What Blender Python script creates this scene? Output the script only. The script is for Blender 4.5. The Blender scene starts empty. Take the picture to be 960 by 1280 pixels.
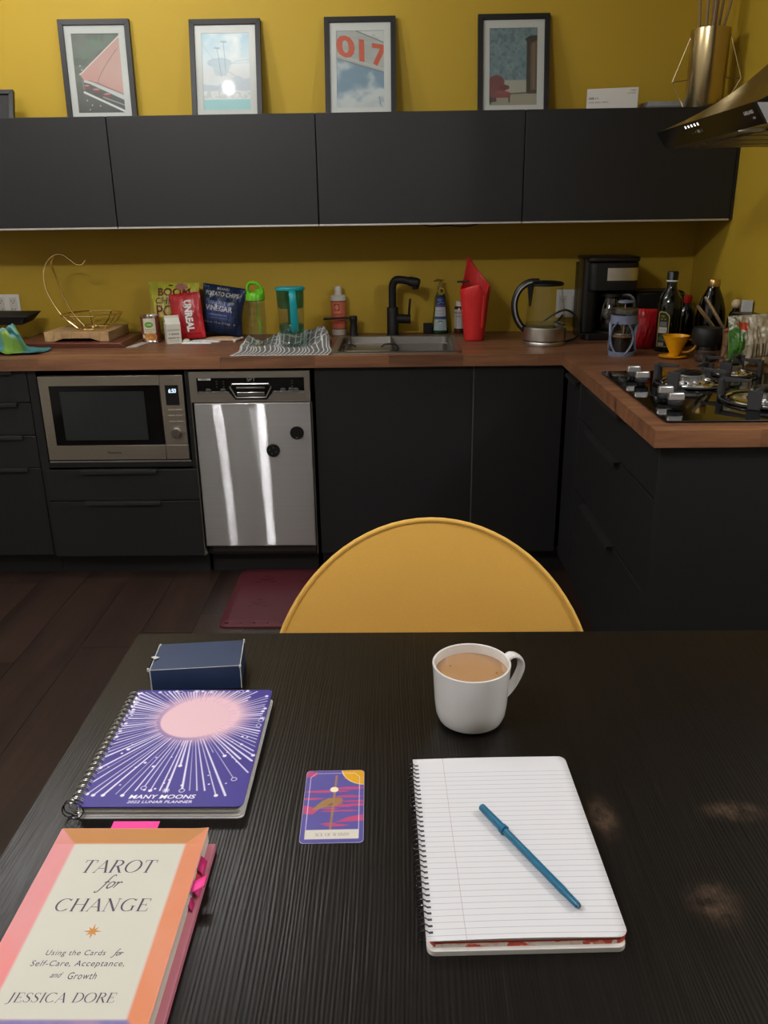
import bpy, bmesh, math, random
import numpy as np
from mathutils import Vector, Matrix
random.seed(7)
RNG = np.random.RandomState(11)
SC = bpy.context.scene
COL = SC.collection
pi = math.pi

# ---------------------------------------------------------------- camera, world, lights, exposure
def look_cam(loc, pitch, roll, yaw, f_px):
    p, r, w = math.radians(pitch), math.radians(roll), math.radians(yaw)
    fwd = Vector((math.sin(w)*math.cos(p), math.cos(w)*math.cos(p), -math.sin(p)))
    rt = Vector((math.cos(w), -math.sin(w), 0)); up = rt.cross(fwd)
    rt2 = math.cos(r)*rt + math.sin(r)*up; up2 = -math.sin(r)*rt + math.cos(r)*up
    cd = bpy.data.cameras.new('camera'); co = bpy.data.objects.new('camera', cd); COL.objects.link(co)
    cd.sensor_fit = 'VERTICAL'; cd.sensor_height = 36.0; cd.lens = 36.0*f_px/1280.0
    cd.clip_start = 0.02; cd.clip_end = 60
    co.matrix_world = Matrix(((rt2.x, up2.x, -fwd.x, loc[0]), (rt2.y, up2.y, -fwd.y, loc[1]), (rt2.z, up2.z, -fwd.z, loc[2]), (0, 0, 0, 1)))
    SC.camera = co
look_cam((0, 0, 1.41), 19.613, -0.807, -1.048, 1040.0)

wd = bpy.data.worlds.new('world'); SC.world = wd; wd.use_nodes = True
wd.node_tree.nodes['Background'].inputs[0].default_value = (0.9, 0.93, 1.0, 1)
wd.node_tree.nodes['Background'].inputs[1].default_value = 0.02
SC.view_settings.view_transform = 'Standard'; SC.view_settings.look = 'None'
SC.view_settings.exposure = 0.0; SC.view_settings.gamma = 1.0
SC.view_settings.use_curve_mapping = False
SC.cycles.use_denoising = True
SC.cycles.max_bounces = 10; SC.cycles.transmission_bounces = 10; SC.cycles.glossy_bounces = 5
SC.cycles.caustics_reflective = False; SC.cycles.caustics_refractive = False
SC.cycles.sample_clamp_indirect = 6.0

def bulb(name, loc, watts, radius=0.05, color=(1, 0.99, 1.0)):
    l = bpy.data.lights.new(name, 'POINT'); l.energy = watts; l.shadow_soft_size = radius; l.color = color
    o = bpy.data.objects.new(name, l); o.location = loc; COL.objects.link(o); return o
def downlight(name, loc, watts, size=0.12, spread=170, color=(1, 0.96, 0.9)):
    l = bpy.data.lights.new(name, 'AREA'); l.shape = 'DISK'; l.size = size; l.energy = watts; l.color = color
    l.spread = math.radians(spread)
    o = bpy.data.objects.new(name, l); o.location = loc; COL.objects.link(o); return o
bulb('kitchen_lamp', (-1.60, 2.75, 2.58), 18, 0.05)
bulb('kitchen_lamp', (-0.88, 2.71, 2.50), 14, 0.022)
bulb('dining_lamp', (-1.09, 0.30, 2.60), 45, 0.04)
bulb('dining_lamp', (-1.42, 0.30, 2.60), 31, 0.04)
bulb('hall_lamp', (1.85, 0.95, 2.36), 54, 0.07)

# ---------------------------------------------------------------- colours and materials
def lin(c):
    c = np.asarray(c, float)/255.0
    return np.where(c <= 0.04045, c/12.92, ((c+0.055)/1.055)**2.4)
def L4(c):
    a = lin(c); return (float(a[0]), float(a[1]), float(a[2]), 1.0)
MATS = {}
def newmat(name):
    m = bpy.data.materials.new(name); m.use_nodes = True
    nt = m.node_tree; return m, nt, nt.nodes['Principled BSDF']
def nd(nt, typ, **kw):
    n = nt.nodes.new(typ)
    for k, v in kw.items():
        if k in n.inputs: n.inputs[k].default_value = v
        else: setattr(n, k, v)
    return n
def mat(name, col, rough=0.5, metal=0.0, var=0.06, vscale=30.0, bump=0.0, bscale=200.0, trans=0.0, ior=1.45, coat=0.0,
        aniso=0.0, stretch=None, emit=None, sheen=0.0, spec=None, alpha=None):
    if name in MATS: return MATS[name]
    m, nt, b = newmat(name); li = nt.links
    tc = nd(nt, 'ShaderNodeTexCoord'); mp = nd(nt, 'ShaderNodeMapping')
    if stretch: mp.inputs['Scale'].default_value = stretch
    li.new(tc.outputs['Object'], mp.inputs['Vector'])
    nz = nd(nt, 'ShaderNodeTexNoise', Scale=vscale, Detail=4.0); li.new(mp.outputs[0], nz.inputs['Vector'])
    mx = nd(nt, 'ShaderNodeMix', data_type='RGBA')
    c = np.array(L4(col))
    mx.inputs['A'].default_value = tuple(np.append(c[:3]*(1-var), 1)); mx.inputs['B'].default_value = tuple(np.append(np.minimum(c[:3]*(1+var), 1), 1))
    li.new(nz.outputs['Fac'], mx.inputs['Factor']); li.new(mx.outputs['Result'], b.inputs['Base Color'])
    b.inputs['Roughness'].default_value = rough; b.inputs['Metallic'].default_value = metal
    b.inputs['Transmission Weight'].default_value = trans; b.inputs['IOR'].default_value = ior
    b.inputs['Coat Weight'].default_value = coat
    if spec is not None: b.inputs['Specular IOR Level'].default_value = spec
    if sheen: b.inputs['Sheen Weight'].default_value = sheen
    if aniso:
        b.inputs['Anisotropic'].default_value = aniso
    if alpha is not None: b.inputs['Alpha'].default_value = alpha
    if bump:
        n2 = nd(nt, 'ShaderNodeTexNoise', Scale=bscale, Detail=3.0); li.new(mp.outputs[0], n2.inputs['Vector'])
        bp = nd(nt, 'ShaderNodeBump', Strength=bump, Distance=0.002); li.new(n2.outputs['Fac'], bp.inputs['Height']); li.new(bp.outputs[0], b.inputs['Normal'])
    if emit:
        b.inputs['Emission Color'].default_value = L4(col); b.inputs['Emission Strength'].default_value = emit
    MATS[name] = m; return m
def print_mat(name, rough=0.45, coat=0.0, bump=0.0, spec=0.5):
    """printed paper, card or foil: the colours come from the object's own colour attribute"""
    if name in MATS: return MATS[name]
    m, nt, b = newmat(name)
    a = nd(nt, 'ShaderNodeAttribute', attribute_name='Col'); nt.links.new(a.outputs['Color'], b.inputs['Base Color'])
    b.inputs['Roughness'].default_value = rough; b.inputs['Coat Weight'].default_value = coat
    b.inputs['Specular IOR Level'].default_value = spec
    if bump:
        n2 = nd(nt, 'ShaderNodeTexNoise', Scale=60.0, Detail=3.0); tc = nd(nt, 'ShaderNodeTexCoord'); nt.links.new(tc.outputs['Object'], n2.inputs['Vector'])
        bp = nd(nt, 'ShaderNodeBump', Strength=bump, Distance=0.004); nt.links.new(n2.outputs['Fac'], bp.inputs['Height']); nt.links.new(bp.outputs[0], b.inputs['Normal'])
    MATS[name] = m; return m
def wood(name, c_dark, c_light, rough=0.5, axis='X', grain=14.0, fine=160.0, bump=0.15, rand=0.25, spec=0.5):
    """grain along one world axis; each piece gets its own tone and offset from Object Info"""
    if name in MATS: return MATS[name]
    m, nt, b = newmat(name); li = nt.links
    g = nd(nt, 'ShaderNodeNewGeometry'); oi = nd(nt, 'ShaderNodeObjectInfo')
    off = nd(nt, 'ShaderNodeVectorMath', operation='SCALE'); off.inputs[0].default_value = (37.0, 91.0, 53.0); li.new(oi.outputs['Random'], off.inputs['Scale'])
    ad = nd(nt, 'ShaderNodeVectorMath', operation='ADD'); li.new(g.outputs['Position'], ad.inputs[0]); li.new(off.outputs[0], ad.inputs[1])
    mp = nd(nt, 'ShaderNodeMapping'); s = {'X': (0.07, 1, 1), 'Y': (1, 0.07, 1), 'Z': (1, 1, 0.07)}[axis]; mp.inputs['Scale'].default_value = s
    li.new(ad.outputs[0], mp.inputs['Vector'])
    n1 = nd(nt, 'ShaderNodeTexNoise', Scale=grain, Detail=6.0, Roughness=0.65, Distortion=0.6); li.new(mp.outputs[0], n1.inputs['Vector'])
    n2 = nd(nt, 'ShaderNodeTexNoise', Scale=fine, Detail=3.0); li.new(mp.outputs[0], n2.inputs['Vector'])
    r = nd(nt, 'ShaderNodeValToRGB'); li.new(n1.outputs['Fac'], r.inputs['Fac'])
    r.color_ramp.elements[0].position = 0.32; r.color_ramp.elements[1].position = 0.7
    r.color_ramp.elements[0].color = L4(c_dark); r.color_ramp.elements[1].color = L4(c_light)
    mr = nd(nt, 'ShaderNodeMapRange'); li.new(oi.outputs['Random'], mr.inputs['Value']); mr.inputs['To Min'].default_value = 1-rand; mr.inputs['To Max'].default_value = 1+rand
    m2 = nd(nt, 'ShaderNodeMapRange'); li.new(n2.outputs['Fac'], m2.inputs['Value']); m2.inputs['To Min'].default_value = 0.75; m2.inputs['To Max'].default_value = 1.2
    mm = nd(nt, 'ShaderNodeMath', operation='MULTIPLY'); li.new(mr.outputs[0], mm.inputs[0]); li.new(m2.outputs[0], mm.inputs[1])
    vs = nd(nt, 'ShaderNodeVectorMath', operation='SCALE'); li.new(r.outputs['Color'], vs.inputs[0]); li.new(mm.outputs[0], vs.inputs['Scale'])
    li.new(vs.outputs[0], b.inputs['Base Color']); b.inputs['Roughness'].default_value = rough
    b.inputs['Specular IOR Level'].default_value = spec
    if bump:
        bp = nd(nt, 'ShaderNodeBump', Strength=bump, Distance=0.002); li.new(n2.outputs['Fac'], bp.inputs['Height']); li.new(bp.outputs[0], b.inputs['Normal'])
    MATS[name] = m; return m

# ---------------------------------------------------------------- mesh building
class M:
    def __init__(s): s.v = []; s.f = []; s.c = None
    def add(s, vs, fs):
        o = len(s.v); s.v += [tuple(map(float, p)) for p in vs]; s.f += [tuple(i+o for i in f) for f in fs]; return s
    def box(s, x0, x1, y0, y1, z0, z1):
        return s.add([(x0,y0,z0),(x1,y0,z0),(x1,y1,z0),(x0,y1,z0),(x0,y0,z1),(x1,y0,z1),(x1,y1,z1),(x0,y1,z1)],
                     [(0,3,2,1),(4,5,6,7),(0,1,5,4),(1,2,6,5),(2,3,7,6),(3,0,4,7)])
    def prism(s, pts, a, b, plane='xy'):
        n = len(pts)
        def P(p, t):
            return {'xy': (p[0], p[1], t), 'xz': (p[0], t, p[1]), 'yz': (t, p[0], p[1])}[plane]
        vs = [P(p, a) for p in pts]+[P(p, b) for p in pts]
        return s.add(vs, [tuple(range(n-1, -1, -1)), tuple(range(n, 2*n))]+[(i, (i+1) % n, n+(i+1) % n, n+i) for i in range(n)])
    def hull8(s, bot, top):
        """box with free corners: 4 bottom points, 4 top points, same order"""
        return s.add(list(bot)+list(top), [(0,3,2,1),(4,5,6,7),(0,1,5,4),(1,2,6,5),(2,3,7,6),(3,0,4,7)])
    def lathe(s, prof, n=32, c=(0, 0, 0), closed=False, sx=1.0, sy=1.0):
        vs = []; fs = []
        for r, z in prof:
            for i in range(n):
                a = 2*pi*i/n; vs.append((c[0]+sx*r*math.cos(a), c[1]+sy*r*math.sin(a), c[2]+z))
        k = len(prof)
        for j in range(k-1 if not closed else k):
            j2 = (j+1) % k
            for i in range(n):
                i2 = (i+1) % n; fs.append((j*n+i, j*n+i2, j2*n+i2, j2*n+i))
        if not closed:
            if prof[0][0] > 1e-6: fs.append(tuple(range(n-1, -1, -1)))
            if prof[-1][0] > 1e-6: fs.append(tuple((k-1)*n+i for i in range(n)))
        return s.add(vs, fs)
    def tube(s, path, r, n=8, closed=False, flat=None):
        P = [Vector(p) for p in path]; k = len(P)
        R = list(r) if hasattr(r, '__len__') else [r]*k
        T = []
        for i in range(k):
            if closed: t = P[(i+1) % k]-P[i-1]
            else: t = P[min(i+1, k-1)]-P[max(i-1, 0)]
            T.append(t.normalized() if t.length > 1e-9 else Vector((0, 0, 1)))
        ref = Vector((0, 0, 1)) if abs(T[0].z) < 0.9 else Vector((1, 0, 0))
        nrm = (ref-T[0]*ref.dot(T[0])).normalized()
        vs = []
        for i in range(k):
            nrm = (nrm-T[i]*nrm.dot(T[i])).normalized(); bn = T[i].cross(nrm)
            for j in range(n):
                a = 2*pi*j/n
                fx, fy = flat if flat else (1, 1)
                vs.append(P[i]+R[i]*(fx*math.cos(a)*nrm+fy*math.sin(a)*bn))
        fs = []
        for i in range(k if closed else k-1):
            i2 = (i+1) % k
            for j in range(n):
                j2 = (j+1) % n; fs.append((i*n+j, i*n+j2, i2*n+j2, i2*n+j))
        if not closed: fs += [tuple(range(n-1, -1, -1)), tuple((k-1)*n+j for j in range(n))]
        return s.add(vs, fs)
    def grid(s, fn, nu, nv, closeu=False):
        vs = [fn(i/(nu-1 if not closeu else nu), j/(nv-1)) for j in range(nv) for i in range(nu)]
        fs = [(j*nu+i, j*nu+(i+1) % nu, (j+1)*nu+(i+1) % nu, (j+1)*nu+i) for j in range(nv-1) for i in range(nu if closeu else nu-1)]
        return s.add(vs, fs)
    def ball(s, c, r, n=16, m=10):
        rx, ry, rz = r if hasattr(r, '__len__') else (r, r, r)
        prof = [(math.sin(pi*j/m), -math.cos(pi*j/m)) for j in range(m+1)]; prof[0] = (1e-4, -1); prof[-1] = (1e-4, 1)
        vs = [(c[0]+rx*q*math.cos(2*pi*i/n), c[1]+ry*q*math.sin(2*pi*i/n), c[2]+rz*z) for q, z in prof for i in range(n)]
        return s.add(vs, [(j*n+i, j*n+(i+1) % n, (j+1)*n+(i+1) % n, (j+1)*n+i) for j in range(m) for i in range(n)])
def spline(pts, n=8, closed=False):
    P = [Vector(p) for p in pts]; out = []; k = len(P)
    for i in range(k if closed else k-1):
        g = (lambda j: P[j % k]) if closed else (lambda j: P[min(max(j, 0), k-1)])
        a, b, c, d = g(i-1), g(i), g(i+1), g(i+2)
        for q in range(n):
            t = q/n; out.append(0.5*((2*b)+(c-a)*t+(2*a-5*b+4*c-d)*t*t+(3*b-a-3*c+d)*t**3))
    if not closed: out.append(P[-1])
    return out
def rrect(x0, x1, y0, y1, r, n=5):
    out = []
    for cx, cy, a0 in ((x1-r, y1-r, 0), (x0+r, y1-r, pi/2), (x0+r, y0+r, pi), (x1-r, y0+r, 1.5*pi)):
        for i in range(n+1):
            a = a0+pi/2*i/n; out.append((cx+r*math.cos(a), cy+r*math.sin(a)))
    return out

def link(o, parent=None):
    COL.objects.link(o)
    if parent is not None: o.parent = parent
    return o
def meshdata(name, mb, m, smooth=35):
    me = bpy.data.meshes.new(name); me.from_pydata(mb.v, [], mb.f); me.update()
    if m is not None: me.materials.append(m)
    if smooth:
        me.polygons.foreach_set('use_smooth', [True]*len(me.polygons)); me.set_sharp_from_angle(angle=math.radians(smooth))
    return me
def obj(name, mb, m, parent=None, loc=(0, 0, 0), rot=(0, 0, 0), smooth=35, bevel=0.0, seg=2, sub=0, label=None):
    o = bpy.data.objects.new(name, meshdata(name, mb, m, smooth)); o.location = loc; o.rotation_euler = rot
    if bevel:
        b = o.modifiers.new('Bevel', 'BEVEL'); b.width = bevel; b.segments = seg; b.limit_method = 'ANGLE'; b.angle_limit = math.radians(40)
    if sub:
        q = o.modifiers.new('Subsurf', 'SUBSURF'); q.levels = sub; q.render_levels = sub
    if label: o['label'] = label
    return link(o, parent)
def tag(o, label=None, cat=None, group=None, kind=None):
    if label: o['label'] = label
    if cat: o['category'] = cat
    if group: o['group'] = group
    if kind: o['kind'] = kind
    return o
def thing(name, label, cat, loc=(0, 0, 0), rz=0.0, group=None):
    o = bpy.data.objects.new(name, None); o.location = loc; o.rotation_euler = (0, 0, rz); o.empty_display_size = 0.05
    link(o); return tag(o, label, cat, group)
def struct(name, mb, m, parent=None, **kw):
    o = obj(name, mb, m, parent, **kw)
    if parent is None: o['kind'] = 'structure'
    return o
UNIT = M().box(-.5, .5, -.5, .5, -.5, .5)
def pieces(name, boxes, m, parent, origin=(0, 0, 0)):
    """many box pieces sharing one unit mesh, each an object of its own"""
    me = meshdata(name, UNIT, m, 0); out = []
    for (x0, x1, y0, y1, z0, z1) in boxes:
        o = bpy.data.objects.new(name, me)
        o.location = ((x0+x1)/2-origin[0], (y0+y1)/2-origin[1], (z0+z1)/2-origin[2]); o.scale = (x1-x0, y1-y0, z1-z0)
        out.append(link(o, parent))
    return out

# ---------------------------------------------------------------- lettering
_TXT = {}
def glyphs(s, bold=0.0, shear=0.0, space=1.0):
    k = (s, bold, shear, space)
    if k not in _TXT:
        cu = bpy.data.curves.new('lettering', 'FONT'); cu.body = s; cu.size = 1.0; cu.offset = bold; cu.shear = shear; cu.space_character = space; cu.resolution_u = 3
        o = bpy.data.objects.new('lettering', cu); COL.objects.link(o)
        me = bpy.data.meshes.new_from_object(o.evaluated_get(bpy.context.evaluated_depsgraph_get()))
        V = np.array([v.co[:2] for v in me.vertices]) if len(me.vertices) else np.zeros((0, 2)); F = [tuple(p.vertices) for p in me.polygons]
        bpy.data.objects.remove(o); bpy.data.curves.remove(cu); bpy.data.meshes.remove(me)
        if len(V): V = V-V.min(0); V = V/V[:, 1].max()
        _TXT[k] = (V, F)
    return _TXT[k]
def _ribbon(pts, w):
    P = np.array(pts, float); k = len(P); W = np.array(w if hasattr(w, '__len__') else [w]*k)
    T = np.zeros_like(P); T[1:-1] = P[2:]-P[:-2]; T[0] = P[1]-P[0]; T[-1] = P[-1]-P[-2]
    T /= np.maximum(np.linalg.norm(T, axis=1, keepdims=True), 1e-9); N = np.stack([-T[:, 1], T[:, 0]], 1)
    return np.concatenate([P+N*W[:, None]/2, P-N*W[:, None]/2]), [(i, i+1, k+i+1, k+i) for i in range(k-1)]
TH, TN = 0.12, 0.035
def _ln(a, b, w): return _ribbon([a, b], w)
def _sf(x, y, h=0.11): return _ribbon([(x-h, y), (x+h, y)], 0.035)
def _arc(cx, cy, rx, ry, a0, a1, tmax=TH, n=22, tmin=TN):
    A = np.radians(np.linspace(a0, a1, n)); w = tmin+(tmax-tmin)*np.abs(np.cos(A))**1.3
    return _ribbon(np.stack([cx+rx*np.cos(A), cy+ry*np.sin(A)], 1), w)
SERIF = {
 'A': (0.82, [_ln((.08,0),(.42,1),TN), _ln((.40,1),(.76,0),TH), _ln((.2,.33),(.62,.33),TN), _sf(.08,0,.09), _sf(.76,0)]),
 'C': (0.86, [_arc(.46,.5,.40,.49,45,318), _ln((.745,.84),(.76,.98),.04), _ln((.76,.17),(.80,.2),.03)]),
 'D': (0.88, [_ln((.16,0),(.16,1),TH), _arc(.30,.5,.5,.485,-90,90), _ln((.04,.985),(.3,.985),TN), _ln((.04,.015),(.3,.015),TN)]),
 'E': (0.70, [_ln((.16,0),(.16,1),TH), _ln((.04,.985),(.62,.985),TN), _ln((.04,.015),(.64,.015),TN), _ln((.16,.51),(.48,.51),TN), _ln((.61,1),(.61,.8),.04), _ln((.64,0),(.66,.22),.04), _ln((.48,.42),(.48,.6),.035)]),
 'G': (0.90, [_arc(.46,.5,.40,.49,45,300), _ln((.745,.84),(.76,.98),.04), _ln((.72,.05),(.72,.42),TH*.9), _sf(.72,.42,.13)]),
 'H': (0.92, [_ln((.16,0),(.16,1),TH), _ln((.76,0),(.76,1),TH), _ln((.16,.52),(.76,.52),TN), _sf(.16,0),_sf(.16,.985),_sf(.76,0),_sf(.76,.985)]),
 'I': (0.36, [_ln((.18,0),(.18,1),TH), _sf(.18,0), _sf(.18,.985)]),
 'J': (0.50, [_ln((.3,.1),(.3,1),TH), _ribbon([(.3,.1),(.26,-.06),(.14,-.16),(.02,-.14)],[TH,.09,.05,.06]), _sf(.3,.985)]),
 'N': (0.94, [_ln((.16,0),(.16,1),TN), _ln((.14,1),(.76,0),TH), _ln((.76,0),(.76,1),TN), _sf(.16,0), _sf(.13,.985,.1), _sf(.76,.985)]),
 'O': (0.96, [_arc(.48,.5,.42,.49,0,360,n=40)]),
 'R': (0.80, [_ln((.16,0),(.16,1),TH), _arc(.32,.75,.28,.235,-90,90,n=16), _ln((.04,.985),(.34,.985),TN), _ln((.16,.515),(.34,.515),TN), _ln((.38,.52),(.72,.0),TH), _sf(.16,0), _sf(.74,0,.09)]),
 'S': (0.62, [_ribbon([(.52,.8),(.44,.94),(.30,.985),(.14,.9),(.11,.74),(.2,.6),(.36,.5),(.5,.38),(.54,.22),(.46,.06),(.3,.012),(.14,.08),(.07,.22)],[.03,.035,.04,.07,.1,.12,.13,.12,.1,.06,.04,.035,.03]), _ln((.52,.78),(.53,.98),.035), _ln((.07,.24),(.07,.03),.035)]),
 'T': (0.76, [_ln((.38,0),(.38,1),TH), _ln((.04,.985),(.72,.985),TN), _ln((.05,1),(.05,.78),.04), _ln((.71,1),(.71,.78),.04), _sf(.38,0,.13)]),
 'W': (1.2, [_ln((.08,1),(.34,0),TH), _ln((.34,0),(.6,1),TN), _ln((.56,1),(.82,0),TH), _ln((.82,0),(1.1,1),TN), _sf(.08,.985), _sf(.58,.985,.1), _sf(1.1,.985,.09)]),
 'F': (0.66, [_ln((.16,0),(.16,1),TH), _ln((.04,.985),(.6,.985),TN), _ln((.16,.51),(.46,.51),TN), _ln((.59,1),(.59,.8),.04), _sf(.16,0)]),
 ' ': (0.42, []),
}
def serif(s, shear=0.0, track=0.06):
    x = 0; V = []; F = []; o = 0
    for ch in s:
        adv, parts = SERIF[ch]
        for pv, pf in parts:
            q = pv.copy(); q[:, 0] += x; V.append(q); F += [tuple(i+o for i in f) for f in pf]; o += len(q)
        x += adv+track
    V = np.concatenate(V); V[:, 0] += shear*V[:, 1]; V[:, 0] -= V[:, 0].min(); return V, F
def letters(name, vf, o, ux, uy, h, m, parent, w=None, align='c', label=None):
    """flat printed lettering as a mesh: o = anchor on the baseline, ux and uy = directions of the line and of the letters' height"""
    V, F = vf; o, ux, uy = Vector(o), Vector(ux).normalized(), Vector(uy).normalized()
    sx = h if w is None else w/V[:, 0].max(); W = V[:, 0].max()*sx
    x0 = {'c': -W/2, 'l': 0, 'r': -W}[align]
    mb = M(); mb.add([o+ux*(x0+p[0]*sx)+uy*(p[1]*h) for p in V], F)
    return obj(name, mb, m, parent, smooth=0, label=label)

# ---------------------------------------------------------------- flat print: a colour attribute painted on a fine grid
class Canvas:
    def __init__(s, W, H, res, col=(255, 255, 255)):
        s.W, s.H = W, H; s.nx, s.ny = max(2, int(round(W/res))+1), max(2, int(round(H/res))+1)
        s.X, s.Y = np.meshgrid(np.linspace(0, W, s.nx), np.linspace(0, H, s.ny)); s.px = W/(s.nx-1)
        s.c = np.empty((s.ny, s.nx, 3)); s.c[:] = col
    def mix(s, m, col):
        m = np.clip(m, 0, 1)[..., None]; s.c = s.c*(1-m)+np.asarray(col, float)*m; return s
    def cov(s, d): return np.clip(0.5-d/s.px, 0, 1)
    def poly(s, pts, col, a=1.0, soft=0.0):
        P = np.asarray(pts, float); d = np.full(s.X.shape, 1e9); ins = np.zeros(s.X.shape, bool)
        for i in range(len(P)):
            p, q = P[i], P[(i+1) % len(P)]; e = q-p; L = max(e@e, 1e-12)
            t = np.clip(((s.X-p[0])*e[0]+(s.Y-p[1])*e[1])/L, 0, 1)
            d = np.minimum(d, np.hypot(s.X-p[0]-t*e[0], s.Y-p[1]-t*e[1]))
            if abs(q[1]-p[1]) > 1e-12:
                c = ((p[1] > s.Y) != (q[1] > s.Y)) & (s.X < (q[0]-p[0])*(s.Y-p[1])/(q[1]-p[1])+p[0]); ins ^= c
        sd = np.where(ins, -d, d)
        return s.mix(a*np.clip(0.5-sd/max(s.px, soft), 0, 1), col)
    def seg(s, p, q, w, col, a=1.0, w2=None):
        p, q = np.array(p, float), np.array(q, float); e = q-p
        t = np.clip(((s.X-p[0])*e[0]+(s.Y-p[1])*e[1])/max(e@e, 1e-12), 0, 1)
        ww = w if w2 is None else w+(w2-w)*t
        return s.mix(a*np.clip(0.5+(ww/2-np.hypot(s.X-p[0]-t*e[0], s.Y-p[1]-t*e[1]))/s.px, 0, 1)*np.clip(ww/s.px, 0, 1), col)
    def line(s, pts, w, col, a=1.0):
        for p, q in zip(pts[:-1], pts[1:]): s.seg(p, q, w, col, a)
        return s
    def ell(s, c, rx, ry, col, a=1.0, soft=0.0, ring=None):
        d = (np.hypot((s.X-c[0])/rx, (s.Y-c[1])/ry)-1)*min(rx, ry)
        if ring: d = np.abs(d)-ring/2
        return s.mix(a*np.clip(0.5-d/max(s.px, soft), 0, 1), col)
    def rect(s, x0, x1, y0, y1, col, a=1.0):
        d = np.maximum(np.abs(s.X-(x0+x1)/2)-(x1-x0)/2, np.abs(s.Y-(y0+y1)/2)-(y1-y0)/2); return s.mix(a*s.cov(d), col)
    def noise(s, cell, seed=0, octaves=3, sx=1.0, sy=1.0):
        out = np.zeros(s.X.shape); amp = 1; tot = 0
        for o in range(octaves):
            r = np.random.RandomState(seed+o); u, v = s.X/(cell*sx)+.37, s.Y/(cell*sy)+.71
            iu, iv = u.astype(int), v.astype(int); T = r.rand(iv.max()+2, iu.max()+2); fu, fv = u-iu, v-iv
            fu, fv = fu*fu*(3-2*fu), fv*fv*(3-2*fv)
            out += amp*((T[iv, iu]*(1-fu)+T[iv, iu+1]*fu)*(1-fv)+(T[iv+1, iu]*(1-fu)+T[iv+1, iu+1]*fu)*fv); tot += amp; amp *= .5; cell *= .5
        return out/tot
    def text(s, vf, x, y, h, col, w=None, rot=0.0, align='c', a=1.0):
        V, F = vf; sx = h if w is None else w/V[:, 0].max(); W = V[:, 0].max()*sx
        x0 = {'c': -W/2, 'l': 0, 'r': -W}[align]; P = np.stack([x0+V[:, 0]*sx, V[:, 1]*h], 1)
        c, n = math.cos(rot), math.sin(rot); P = np.stack([x+P[:, 0]*c-P[:, 1]*n, y+P[:, 0]*n+P[:, 1]*c], 1)
        acc = np.zeros(s.X.shape); SS = [(-.33, -.33), (0, -.33), (.33, -.33), (-.33, 0), (0, 0), (.33, 0), (-.33, .33), (0, .33), (.33, .33)]
        for f in F:
            Q = P[list(f)]
            i0, i1 = np.clip([int(Q[:, 0].min()/s.px)-1, int(Q[:, 0].max()/s.px)+3], 0, s.nx); pyy = s.H/(s.ny-1)
            j0, j1 = np.clip([int(Q[:, 1].min()/pyy)-1, int(Q[:, 1].max()/pyy)+3], 0, s.ny)
            if i1 <= i0 or j1 <= j0: continue
            xs, ys = s.X[j0:j1, i0:i1], s.Y[j0:j1, i0:i1]
            for k in range(1, len(Q)-1):
                A, B, C = Q[0], Q[k], Q[k+1]; ar = (B[0]-A[0])*(C[1]-A[1])-(B[1]-A[1])*(C[0]-A[0])
                if abs(ar) < 1e-14: continue
                for dx, dy in SS:
                    X, Y = xs+dx*s.px, ys+dy*s.px
                    e0 = ((B[0]-A[0])*(Y-A[1])-(B[1]-A[1])*(X-A[0]))/ar; e1 = ((C[0]-B[0])*(Y-B[1])-(C[1]-B[1])*(X-B[0]))/ar; e2 = 1-e0-e1
                    acc[j0:j1, i0:i1] += ((e0 >= 0) & (e1 >= 0) & (e2 >= 0))/9.0
        return s.mix(a*acc, col)
    def mesh(s, name, fn, m, parent=None, back=None, smooth=60, loc=(0, 0, 0), label=None, wrap=False):
        """fn(X, Y) -> x, y, z arrays; back = a second such function closes a bag or pouch behind the print"""
        nx, ny = s.nx, s.ny
        def quads(o):
            i, j = np.meshgrid(np.arange(nx-1), np.arange(ny-1)); a = (j*nx+i).ravel()+o
            return np.stack([a, a+1, a+nx+1, a+nx], 1)
        V = np.stack([np.broadcast_to(q, s.X.shape) for q in fn(s.X, s.Y)], -1).reshape(-1, 3); F = quads(0); C = s.c.reshape(-1, 3)
        if back is not None:
            V2 = np.stack([np.broadcast_to(q, s.X.shape) for q in back(s.X, s.Y)], -1).reshape(-1, 3); F2 = quads(len(V))[:, ::-1]
            V = np.concatenate([V, V2]); F = np.concatenate([F, F2]); C = np.concatenate([C, np.broadcast_to(s.c[1, 1], (nx*ny, 3))])
        me = bpy.data.meshes.new(name); me.vertices.add(len(V)); me.vertices.foreach_set('co', V.astype('f').ravel())
        me.loops.add(F.size); me.loops.foreach_set('vertex_index', F.astype('i').ravel())
        me.polygons.add(len(F)); me.polygons.foreach_set('loop_start', np.arange(0, F.size, 4, dtype='i')); me.update(calc_edges=True)
        me.polygons.foreach_set('use_smooth', [True]*len(F))
        at = me.color_attributes.new('Col', 'FLOAT_COLOR', 'POINT')
        at.data.foreach_set('color', np.concatenate([lin(np.clip(C, 0, 255)), np.ones((len(C), 1))], 1).astype('f').ravel())
        me.materials.append(m); me.validate()
        o = bpy.data.objects.new(name, me); o.location = loc
        if label: o['label'] = label
        return link(o, parent)
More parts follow.
